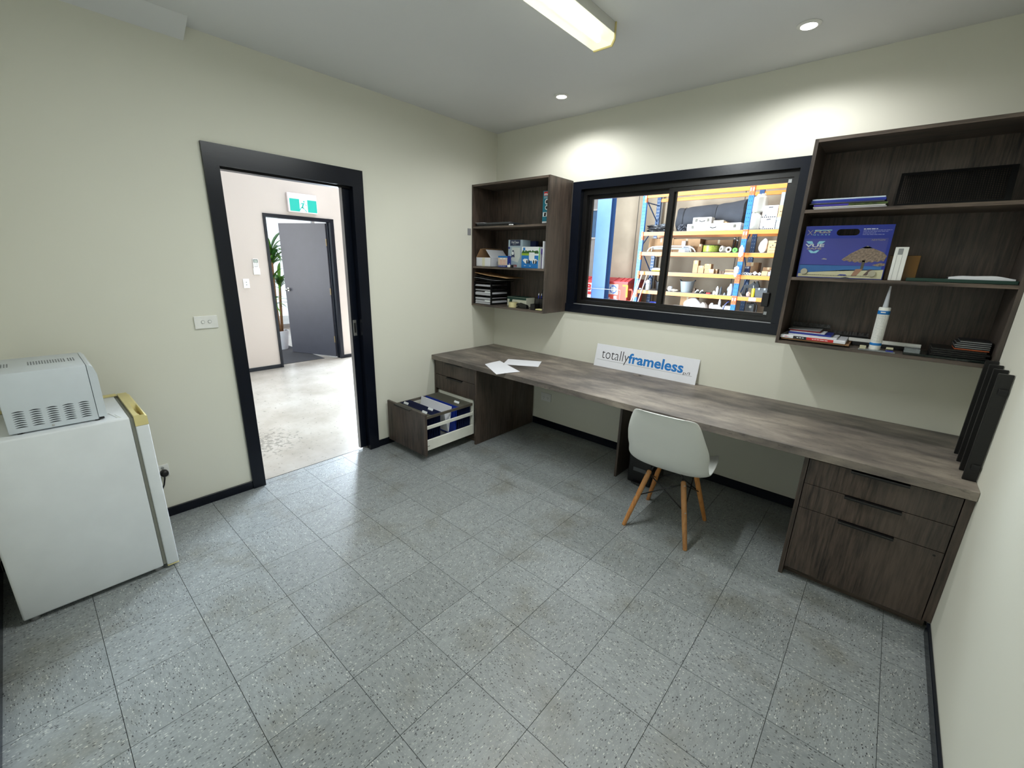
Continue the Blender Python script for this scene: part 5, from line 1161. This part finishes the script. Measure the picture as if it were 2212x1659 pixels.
# -- shelf level four
carton(-1.53, -.95, 6.86, 7.25, Z4, 2.165, M['card'], 'large brown carton behind the white frame, near the rack end'); carton(-.945, -.36, 6.86, 7.25, Z4, 2.150, M['card'], 'large brown carton behind the white frame, next to the first one'); carton(-.30, .27, 7.0, 7.27, Z4, 2.128, M['card2'], 'wide dark brown carton behind the cable drum')
carton(-.350, -.255, 6.72, 6.85, Z4, 2.03, M['card2'], 'narrow dark brown carton beside the cable drum')
wfm = thing('metal_stand', 'white metal frame with splayed legs lying on the rack shelf', 'frame', (-.88, 6.6, Z4))
b = B(); fr_ = [(-1.415, 6.56, Z4 + .012), (-1.37, 6.57, 1.935), (-1.31, 6.58, 1.965), (-1.0, 6.58, 1.982), (-.70, 6.58, 1.985), (-.47, 6.58, 1.975), (-.38, 6.57, 1.93), (-.33, 6.56, Z4 + .012)]
b.tube(fr_, .013, 8); b.build('outer_tube', M['white'], wfm, smooth=True)
for x, s in ((-1.322, .012), (-.468, -.03)): b = B(); b.tube([(x, 6.60, 1.955), (x - s, 6.60, Z4 + .012)], .012, 8); b.build('leg', M['white'], wfm, smooth=True)
B().box(-1.30, -.49, 6.610, 6.622, 1.915, 1.955).build('rear_rail', M['print_grey'], wfm)
solo('white_tag_packet', B().box(-.735, -.655, 6.80, 6.85, 2.0, 2.10).box(-.72, -.66, 6.802, 6.848, Z4 + .0006, 2.0005), M['paper'], 'white packet with a hang tag standing behind the white frame', 'packet')
lb_ = thing('labelled_carton', 'white-labelled brown carton behind the middle of the white frame', 'box', (-.57, 6.7, Z4), 0, 'cartons on the warehouse racks'); B().box(-.650, -.487, 6.66, 6.84, Z4 + .0005, 1.995).build('body', M['paper'], lb_); patch((-.63, 6.66, 1.955), X_, Z_, [(0, 0), (.11, 0), (.11, .022), (0, .022)], M['folder'], lb_, 'dark_label')
solo('white_label_packet', B().box(-.675, -.545, 6.52, 6.545, Z4 + .0006, Z4 + .050), M['paper'], 'small white packet at the shelf front inside the white frame', 'packet')
cd = thing('cable_drum', 'flat drum wound with yellow-green cable on the rack shelf', 'drum', (-.066, 6.74, Z4)); c0 = (-.066, 6.74, Z4)
for z in (.0005, .146): B().lathe([(.0, z), (.185, z), (.185, z + .008), (.0, z + .008)], c0, 32).build('flange', M['blackmatte'], cd, smooth=True, auto=40)
B().lathe([(.0, .009)] + [(.158 + .006 * (k % 2), .009 + .136 * k / 20) for k in range(21)] + [(.0, .1455)], c0, 32).build('cable_winding', plain('yellow_green_cable', '8f9a35', .4, var=.5, scale=60), cd, smooth=True)
def roll_(name, p0, p1, R, r, mat, label, core=True):
    t = thing(name, label, 'roll', p0, 0, 'rolls and reels on the warehouse racks'); d = Vector(p1) - Vector(p0); b = B(); n = 24
    rs = [b.ring(p0, d, r, n), b.ring(p0, d, R, n), b.ring(p1, d, R, n), b.ring(p1, d, r, n)]; rs.append(rs[0]); 
    for u, v in zip(rs, rs[1:]):
        for i in range(n): b.bm.faces.new((u[i], u[(i + 1) % n], v[(i + 1) % n], v[i]))
    bmesh.ops.recalc_face_normals(b.bm, faces=b.bm.faces); b.build('reel', mat, t, smooth=True, auto=40); return t
roll_('tape_reel', (.165, 6.62, Z4 + .075), (.235, 6.70, Z4 + .055), .062, .030, plain('pale_grey_tape', 'bdb8ad', .5), 'grey roll of tape tipped on its side beside the cable drum'); roll_('tape_reel', (.325, 6.555, Z4 + .057), (.325, 6.60, Z4 + .057), .056, .030, plain('pale_tape_reel', 'cfc8bd', .5), 'pale roll of tape standing upright near the rack post')
gr = thing('green_reel', 'lime green reel standing by the rack post', 'reel', (.455, 6.54, Z4 + .048), 0, 'rolls and reels on the warehouse racks'); B().lathe([(.0, 0), (.046, 0), (.046, .012), (.020, .013), (.020, .035), (.046, .036), (.046, .048), (.0, .048)], (.455, 6.53, Z4 + .0468), 24, 'y').build('reel_body', M['green'], gr, smooth=True, auto=40); B().cyl((.455, 6.5295, Z4 + .0468), (.455, 6.528, Z4 + .0468), .016, n=14).build('hub_hole', M['dkgreen'], gr)
for k, (x, z) in enumerate(((.315, 2.150), (.372, 2.115))):
    t = thing('hooked_rod', ('taller', 'shorter')[k] + ' dark hooked rod standing at the shelf back by the rack post', 'rod', (x, 6.95, Z4), 0, 'hooked rods on the rack'); b = B(); b.tube([(x - .02, 6.95, Z4 + .001), (x - .01, 6.95, z - .10), (x, 6.95, z - .03)], .009, 8); b.build('shaft', M['blackmatte'], t); b = B(); b.ball((x, 6.95, z), .027, (1, 1, 1), 8); b.build('ball_end', M['chrome'], t, smooth=True)
solo('cloth_glove', B().lump((.612, 6.40, 1.775), (.052, .028, .118), .16, seed=21, flat=False, freq=1.8), M['whitebag'], 'upper white cloth glove hung on the rack post', 'glove', 'white gloves hung on the rack post').location.z = 1.765
b = B().lump((.585, 6.40, 1.52), (.056, .030, .075), .18, seed=22, flat=False, freq=1.8).lump((.577, 6.40, 1.435), (.034, .022, .055), .1, seed=23, flat=False)
solo('cloth_glove', b, M['whitebag'], 'lower white cloth glove hung on the rack post', 'glove', 'white gloves hung on the rack post')
for n_, z in ((0, 1.882), (1, 1.595)): B().tube([(.60, fy - .0014, z), (.60, 6.42, z - .01)], .004, 6).build('hook', M['chrome'], rk_)
solo('wrapped_parcel', B().lump((.93, 6.66, Z4), (.085, .09, .150), .12, seed=31, freq=2.0), M['whitebag'], 'upright parcel wrapped in white film beside the tan archive box', 'parcel')
archive(1.028, 1.30, Z4, 2.082, M['tan'], 'tan archive box beside the white wrapped parcel', False, 'Koj')
# -- shelf level three
yb = thing('filler_bag', 'white and yellow bag lying on the rack shelf', 'bag', (-1.18, 6.68, Z3), 0); o = B().lump((-1.18, 6.68, Z3), (.135, .10, .046), .07, seed=41).build('sack', M['paper'], yb, smooth=True); B().lump((-1.18, 6.672, Z3 + .0005), (.137, .10, .022), .06, seed=41).build('yellow_print', M['yellow'], yb, smooth=True)
solo('grey_sack', B().lump((-1.03, 6.74, Z3), (.055, .07, .05), .12, seed=43), M['dgrey'], 'small dark sack behind the white and yellow bag', 'sack')
carton(-.335, -.232, 6.56, 6.70, Z3, 1.690, M['card'], 'tallest narrow brown carton in the row of small cartons'); carton(-.222, -.104, 6.56, 6.70, Z3, 1.583, M['card'], 'square brown carton beside the tallest narrow one')
carton(-.088, .107, 6.56, 6.72, Z3, 1.522, M['card'], 'wide brown carton with a white label under the open one'); carton(-.098, .035, 6.56, 6.72, 1.5225, 1.622, M['card'], 'small brown carton stacked on the white-labelled one')
solo('carton_label', B().box(.02, .098, 6.5565, 6.5585, 1.455, 1.512), M['paper'], 'white label on the wide brown carton', 'label'); carton(.112, .166, 6.60, 6.72, Z3, 1.520, M['card2'], 'dark brown narrow carton at the end of the row of small cartons')
solo('timber_block', B().box(.205, .30, 6.60, 6.70, Z3 + .0005, Z3 + .06).box(.21, .25, 6.59, 6.70, Z3 + .0005, Z3 + .055), plain('dark_timber', '6a5343', .7, var=.3), 'dark timber block between the cartons and the rack post', 'timber')
for k in range(4): slab('timber_strip', .315 + .006 * (k % 2), .500 - .008 * ((k + 1) % 2), 6.58, 6.74, Z3 + .0005 + k * .024, Z3 + .0235 + k * .024, (M['paper'], M['woodscrap'], plain('dark_timber', '6a5343', .7, var=.3), M['woodscrap'])[k], ('lowest pale', 'second', 'third dark', 'topmost')[k] + ' timber strip in the stack by the rack post', 'timber', 'timber strips by the rack post')
nb = thing('navy_box', 'navy product box with pale printing standing on the rack shelf', 'box', (.72, 6.6, Z3 + .03)); B().box(.677, .770, 6.60, 6.66, Z3 + .0005, 1.596).build('carton', M['folder'], nb); lines((.685, 6.60, 1.575), X_, Z_, 2, [.07], .018, .008, M['print_white'], nb, seed=71)
for x in (.690, .712, .735): patch((x, 6.60, 1.475), X_, Z_, circ(0, 0, .009, 8), M['print_white'], nb, 'printed_icon')
for k in range(4): roll_('paper_tube', (.672 + k * .047, 6.54, Z3 + .0225), (.672 + k * .047, 6.59, Z3 + .0225), .0215, .013, M['paper'], 'short white tube lying in the row at the shelf front').__setitem__('group', 'short white tubes on the rack')
carton(.645, .875, 6.80, 7.05, Z3, 1.675, M['card2'], 'tan carton with red marks behind the navy box'); carton(.80, .93, 6.66, 6.78, Z3, 1.49, M['card2'], 'low brown carton behind the folded white cards')
for k, (x, s) in enumerate(((.885, .045), (.968, .035))):
    solo('folded_card', B().hexa([(x - s, 6.56, Z3 + .0005 + s * .8), (x, 6.56, Z3 + .0006), (x, 6.62, Z3 + .0006), (x - s, 6.62, Z3 + .0005 + s * .8), (x, 6.56, Z3 + s * 1.7), (x + s, 6.56, Z3 + s * .8), (x + s, 6.62, Z3 + s * .8), (x, 6.62, Z3 + s * 1.7)]), M['paper'], ('larger', 'smaller')[k] + ' white card tipped on its corner on the rack shelf', 'card', 'white cards on the rack')
carton(1.006, 1.108, 6.56, 6.66, Z3, 1.512, M['tan'], 'small tan carton beside the white cards'); carton(.985, 1.178, 6.70, 6.86, Z3, 1.585, M['card2'], 'red-brown carton behind the small tan one'); carton(1.118, 1.30, 6.56, 6.70, Z3, 1.500, plain('pale_box', 'cfd2d6', .6), 'pale grey box at the glass edge on the rack shelf'); solo('white_pack', B().lump((1.20, 6.64, 1.5006), (.07, .05, .022), .08, seed=46), M['whitebag'], 'soft white pack on the pale grey box', 'pack')
# -- shelf level two
bt = thing('spray_bottle', 'white bottle with a cloth over its neck on the rack shelf', 'bottle', (-1.33, 6.62, Z2)); B().lathe([(0, .0005), (.058, .0005), (.06, .008), (.06, .12), (.03, .16), (.022, .165), (.022, .19), (0, .19)], (-1.325, 6.62, Z2), 20).build('body', plain('grey_white_bottle', 'a9a7a6', .5), bt, smooth=True, auto=50); B().lump((-1.335, 6.61, Z2 + .125), (.062, .055, .062), .14, seed=51).build('cloth', M['whitebag'], bt, smooth=True)
solo('white_clip_box', B().lump((-1.49, 6.56, Z2), (.028, .03, .022), .1, seed=52), M['paper'], 'small white crumpled item at the rack end shelf', 'rag')
def tub(x, y, z, R0, R1, h, mat, label, name):
    t = thing(name, label, 'tub', (x, y, z), 0, 'flexible tubs on the rack'); B().lathe([(0, .0005), (R0, .0005), (R1, h), (R1 - .006, h), (R0 - .006, .008), (0, .008)], (x, y, z), 30).build('body', mat, t, smooth=True, auto=50)
    for s in (-1, 1): b = B(); b.tube([(x + s * (R1 - .02), y - .04, z + h - .004), (x + s * (R1 + .012), y - .03, z + h + .026), (x + s * (R1 + .020), y, z + h + .034), (x + s * (R1 + .012), y + .03, z + h + .026), (x + s * (R1 - .02), y + .04, z + h - .004)], .009, 8); b.build('handle', mat if mat != M['tubgrey'] else M['dgrey'], t, smooth=True)
tub(-1.065, 6.68, Z2, .082, .105, .198, M['foil'], 'black flexible tub on the rack shelf', 'flexible_tub'); tub(-.455, 6.70, Z2, .112, .150, .235, M['tubgrey'], 'grey flexible tub with two handles on the rack shelf', 'flexible_tub')
solo('rag_heap', B().lump((-.80, 6.62, Z2), (.05, .06, .068), .2, seed=53), M['paper'], 'white rag beside the sash bar on the rack shelf', 'rag', 'rags on the rack'); solo('rag_heap', B().lump((-.69, 6.62, Z2), (.095, .06, .034), .2, seed=54), plain('beige_rag', 'b3a99c', .8), 'flat beige rag beside the grey flexible tub', 'rag', 'rags on the rack')
solo('timber_offcut', B().box(-.285, -.262, 6.66, 6.76, Z2 + .0005, Z2 + .095).box(-.30, -.24, 6.64, 6.655, Z2 + .0005, Z2 + .03), plain('dark_timber', '6a5343', .7, var=.3), 'dark timber offcuts beside the grey flexible tub', 'timber')
for k, x in enumerate((-.185, -.088)):
    t = thing('spring_clamp', ('nearer the tub', 'nearer the red tool')[k] + ': black and white clamp lying on the rack shelf', 'clamp', (x, 6.6, Z2), 0, 'clamps on the rack'); b = B(); b.tube([(x - .035, 6.58, Z2 + .014), (x - .005, 6.58, Z2 + .060), (x + .02, 6.58, Z2 + .072), (x + .032, 6.58, Z2 + .05)], .011, 8); b.build('jaw', M['print_white'], t, smooth=True); b = B(); b.tube([(x - .02, 6.59, Z2 + .012), (x + .02, 6.59, Z2 + .035), (x + .045, 6.59, Z2 + .014)], .012, 8); b.build('grip', M['black'], t, smooth=True)
solo('red_tool', B().box(.008, .092, 6.58, 6.62, Z2 + .0005, Z2 + .028, .006, 2), M['print_red'], 'small red tool lying on the rack shelf', 'tool'); solo('black_tool', B().ball((-.022, 6.60, Z2 + .021), .0205, (1.3, 1, 1), 8), M['black'], 'small black knob lying beside the red tool', 'tool')
def bottle(x, y, R, h, neck, mat, label, name='bottle', cat='bottle'):
    t = thing(name, label, cat, (x, y, Z2), 0, 'bottles on the rack'); B().lathe([(0, .0005), (R, .0005), (R, h - neck), (R * .45, h - neck * .7), (R * .45, h - neck * .35), (0, h - neck * .35)], (x, y, Z2), 18).build('body', mat, t, smooth=True, auto=50); B().cyl((x, y, Z2 + h - neck * .345), (x, y, Z2 + h), R * .5, n=14).build('cap', mat, t)
bottle(.222, 6.60, .026, .170, .03, M['white'], 'tall white bottle in the middle of the rack shelf'); bottle(.165, 6.60, .026, .075, .02, M['white'], 'short white bottle beside the tall white one'); bottle(.286, 6.62, .022, .165, .03, M['dgrey'], 'tall dark grey bottle beside the white one'); bottle(.375, 6.60, .018, .05, .015, M['grey'], 'tiny grey bottle before the clear jug')
jg = thing('plastic_jug', 'clear plastic jug half full standing by the rack post', 'jug', (.47, 6.62, Z2)); B().lathe([(0, .0005), (.050, .0005), (.053, .01), (.053, .135), (.030, .20), (.024, .235), (0, .235)], (.475, 6.63, Z2), 22).build('body', M['jug'], jg, smooth=True, auto=50); b = B(); b.tube([(.437, 6.60, Z2 + .17), (.425, 6.59, Z2 + .13), (.428, 6.595, Z2 + .09)], .009, 8); b.build('handle', M['jug'], jg, smooth=True)
solo('cone_nozzle', B().prism([(.628, Z2 + .0006), (.730, Z2 + .0006), (.636, Z2 + .128)], 'y', 6.56, 6.60), plain('beige_plastic', 'b8ac98', .6), 'beige triangular offcut leaning by the rack post', 'offcut')
bm_ = thing('black_machine', 'black floor machine with two upright arms at the shelf back', 'machine', (.79, 6.95, Z2)); b = B()
b.prism([(.64, Z2 + .0006), (.69, Z2 + .0006), (.69, Z2 + .155), (.80, Z2 + .165), (.80, Z2 + .0006), (.90, Z2 + .0006), (.93, Z2 + .19), (.885, Z2 + .305), (.862, Z2 + .30), (.845, Z2 + .24), (.815, Z2 + .295), (.785, Z2 + .25), (.74, Z2 + .225), (.64, Z2 + .215)], 'y', 6.93, 7.02); b.build('frame', M['dgrey'], bm_)
solo('pink_cloth', B().lump((.832, 6.58, Z2), (.042, .05, .052), .16, seed=57), M['pink'], 'pale pink cloth beside the yellow canister', 'cloth')
yc = thing('yellow_canister', 'yellow canister standing beside the grey crate', 'canister', (.91, 6.6, Z2)); B().lathe([(0, .0005), (.032, .0005), (.033, .01), (.033, .155), (.026, .168), (0, .168)], (.912, 6.60, Z2), 20).build('body', M['yellow'], yc, smooth=True, auto=50); B().cyl((.905, 6.60, Z2 + .1682), (.895, 6.60, Z2 + .225), .005, n=8).build('spout', M['print_white'], yc)
gcr = thing('grey_crate', 'dark grey plastic storage crate with lid clips on the rack shelf', 'crate', (1.09, 6.66, Z2)); B().hexa([(.965, 6.56, Z2 + .0006), (1.24, 6.56, Z2 + .0006), (1.24, 6.80, Z2 + .0006), (.965, 6.80, Z2 + .0006), (.948, 6.54, Z2 + .165), (1.26, 6.54, Z2 + .165), (1.26, 6.82, Z2 + .165), (.948, 6.82, Z2 + .165)]).build('body', M['dgrey'], gcr); B().box(.943, 1.265, 6.535, 6.825, Z2 + .1655, Z2 + .183, .004, 1).build('lid', M['dgrey'], gcr)
for x in (1.02, 1.12): B().box(x - .016, x + .016, 6.528, 6.5345, Z2 + .145, Z2 + .186).build('lid_clip', M['alu'], gcr)
# -- lowest shelf in view
carton(-.62, -.30, 6.86, 7.15, Z1, .91, M['card'], 'brown carton behind the white bags on the low shelf'); solo('white_film_bag', B().lump((-.26, 6.68, Z1), (.20, .15, .178), .10, seed=61, freq=1.7), M['whitebag'], 'large white plastic bag on the low shelf', 'bag', 'white bags on the low shelf', smooth=True); solo('white_film_bag', B().lump((-.02, 6.64, Z1), (.085, .09, .145), .14, seed=62, freq=2), plain('beige_film', 'cfc4bb', .5), 'beige plastic bag beside the large white one', 'bag', 'white bags on the low shelf', smooth=True)
b = B().lump((.24, 6.64, Z1), (.145, .10, .12), .12, seed=63, freq=1.8); b.lump((.30, 6.64, Z1 + .17), (.028, .03, .11), .12, seed=64).lump((.14, 6.64, Z1 + .10), (.05, .04, .08), .12, seed=65)
solo('carrier_bag', b, M['whitebag'], 'white carrier bag with upright handles on the low shelf', 'bag', 'white bags on the low shelf', smooth=True)
ek = thing('white_esky', 'white cool box with a blue strap by the rack post on the low shelf', 'cool box', (.45, 6.66, Z1)); B().box(.39, .545, 6.57, 6.80, Z1 + .0005, .745, .01, 2).build('body', M['white'], ek); B().box(.385, .55, 6.565, 6.805, .7455, .785, .008, 2).build('lid', M['white'], ek); b = B(); b.tube([(.40, 6.56, .70), (.42, 6.555, .79), (.47, 6.555, .86), (.50, 6.56, .88)], .009, 6); b.build('strap', M['bookblue'], ek)
cp = thing('black_compressor', 'dark machine with a hose loop on the low shelf beyond the rack post', 'machine', (.87, 6.85, Z1)); B().box(.77, .93, 6.80, 7.0, Z1 + .0005, .86, .012, 2).build('housing', M['dgrey'], cp); b = B(); b.tube([(.93, 6.79, .62), (.985, 6.79, .70), (.985, 6.79, .82), (.94, 6.79, .875), (.86, 6.79, .872)], .012, 8); b.build('hose', M['black'], cp, smooth=True); B().cyl((.86, 6.7985, .79), (.86, 6.795, .79), .025, n=16).build('gauge', M['chrome'], cp)
tl = solo('white_tray_lid', B().box(-.70, -.46, 6.56, 6.75, Z1 + .0005, .705, .004, 1), M['white'], 'white flat box in front of the brown carton on the low shelf', 'box')
sw_ = thing('blue_power_saw', 'blue power tool lying on the low shelf near the rack end', 'power tool', (-1.28, 6.64, Z1)); B().lump((-1.36, 6.64, Z1), (.10, .08, .065), .12, seed=66).build('motor', M['bookblue'], sw_, smooth=True); b = B(); b.tube([(-1.28, 6.62, Z1 + .04), (-1.22, 6.62, Z1 + .15), (-1.10, 6.62, Z1 + .155), (-1.06, 6.62, Z1 + .06)], .022, 8); b.build('handle', M['bookblue'], sw_, smooth=True); B().box(-1.16, -1.05, 6.58, 6.70, Z1 + .0005, Z1 + .05).build('base', M['dgrey'], sw_)
# -- beside the rack: red bin and leaning poles
rb = thing('wheelie_bin', 'large red lidded bin with printed labels beside the blue pillar', 'bin', (-2.45, 6.9, 0))
b = B(); bx0, bx1 = -3.18, -1.79
b.hexa([(bx0 + .06, 6.58, .12), (bx1 - .05, 6.58, .12), (bx1 - .05, 7.36, .12), (bx0 + .06, 7.36, .12), (bx0, 6.50, 1.13), (bx1, 6.50, 1.13), (bx1, 7.42, 1.13), (bx0, 7.42, 1.13)]); b.build('body', M['red'], rb)
b = B(); b.prism([(6.47, 1.131), (7.46, 1.131), (7.46, 1.20), (6.75, 1.245), (6.47, 1.16)], 'x', bx0 - .02, bx1 + .02); ld = b.build('lid', M['red_d'], rb)
for x in (-2.9, -2.6, -2.16, -2.0, -1.88): B().hexa([(x, 6.468, 1.163), (x + .012, 6.468, 1.163), (x + .012, 6.74, 1.249), (x, 6.74, 1.249), (x, 6.468, 1.171), (x + .012, 6.468, 1.171), (x + .012, 6.74, 1.257), (x, 6.74, 1.257)]).build('lid_rib', M['red_d'], ld)
for x in (bx0 + .2, bx1 - .2):
    for y in (6.70, 7.2): B().cyl((x - .02, y, .0605), (x + .02, y, .0605), .060, n=18).build('wheel', M['black'], rb, smooth=True, auto=40); B().box(x - .03, x + .03, y - .03, y + .03, .108, .1195).build('caster', M['chrome'], rb)
b = B(); b.tube([(bx1 + .004, 6.56, .98), (bx1 + .09, 6.56, .985), (bx1 + .115, 6.56, .94), (bx1 + .105, 6.56, .74), (bx1 + .07, 6.56, .705), (bx1 - .02, 6.56, .70)], .022, 8); b.build('lifting_handle', M['red'], rb, smooth=True)
qb = lambda x, z: (x, 6.50 + .08 * (1.13 - z) / 1.01 - .0012, z)
ub = (Vector(qb(0, 1.1)) - Vector(qb(0, .5))).normalized()
patch(qb(-2.30, .845), X_, ub, [(0, 0), (.262, 0), (.262, .245), (0, .245)], M['paper'], rb, 'white_label')
b = B()
for a0, a1 in ((20, 125), (140, 245), (260, 365)):
    P = []
    for k in range(9): a = math.radians(a0 + (a1 - a0) * k / 8); P.append((a,))
    for (a,), (c_,) in zip(P, P[1:]): b.poly([tuple(Vector(qb(-2.165, .965)) + X_ * (r * math.cos(t)) + ub * (r * math.sin(t)) - Y_ * .0015) for r, t in ((.072, a), (.100, a), (.100, c_), (.072, c_))])
b.build('blue_ring_arrows', plain('label_blue', '4a6fd0', .5), rb)
patch(qb(-2.30, .70), X_, ub, [(0, 0), (.05, 0), (.05, .075), (0, .075)], M['paper'], rb, 'small_label'); lettering('E', qb(-2.29, .75), X_, ub, .03, .05, M['print_red'], rb, off=.003); patch(qb(-2.15, .745), X_, ub, [(0, 0), (.085, 0), (.085, .07), (0, .07)], M['paper'], rb, 'small_label'); patch(qb(-2.30, .60), X_, ub, [(0, 0), (.27, 0), (.27, .13), (0, .13)], plain('pale_violet_label', 'cfcbe4', .6), rb, 'lower_label')
patch(qb(-1.915, 1.055), X_, ub, [(0, 0), (.135, 0), (.135, .032), (0, .032)], M['yellow'], rb, 'yellow_tape'); patch(qb(-1.825, .80), X_, ub, [(0, 0), (.045, 0), (.045, .254), (0, .254)], M['yellow'], rb, 'yellow_tape')
patch(qb(-3.02, .62), X_, ub, [(0, 0), (.40, 0), (.40, .47), (0, .47)], M['paper'], rb, 'large_label'); lettering('8', qb(-2.94, .90), X_, ub, .15, .17, M['print_red'], rb, bold=.05, off=.003); patch(qb(-3.02, .80), X_, ub, [(0, 0), (.36, 0), (.36, .075), (0, .075)], M['print_red'], rb, 'red_band', .002); lettering('G', qb(-2.78, .812), X_, ub, .05, .05, M['print_white'], rb, off=.004)
PG = 'pale poles leaning at the rack end'
for k, (xt, xb_, zt) in enumerate(((-1.515, -1.66, 1.22), (-1.425, -1.61, 1.42), (-1.315, -1.48, 1.34))):
    t = thing('leaning_pole', ('shortest', 'tallest', 'farthest from the red bin')[k] + ' pale pole leaning at the rack end', 'pole', (xb_, 6.10, 0), 0, PG); b = B(); b.tube([(xb_, 6.12, .014), (xt, 6.46, zt)], .014 if k else .012, 10); b.build('shaft', M['white'] if k < 2 else plain('grey_aluminium_tube', 'b3b0aa', .4, .4), t, smooth=True); B().cyl((xb_, 6.12, .0006), (xb_, 6.12, .0138), .017, n=12).build('foot_cap', M['black'], t)
solo('chrome_bar', B().tube([(-2.62, 6.06, .985), (-1.74, 6.06, .985)], .008, 8).tube([(-2.62, 6.06, .985), (-2.62, 6.06, .001)], .008, 8).tube([(-1.74, 6.06, .985), (-1.74, 6.06, .001)], .008, 8), M['alu'], 'thin aluminium barrier rail in front of the red bin', 'rail')
bpy.context.view_layer.update()
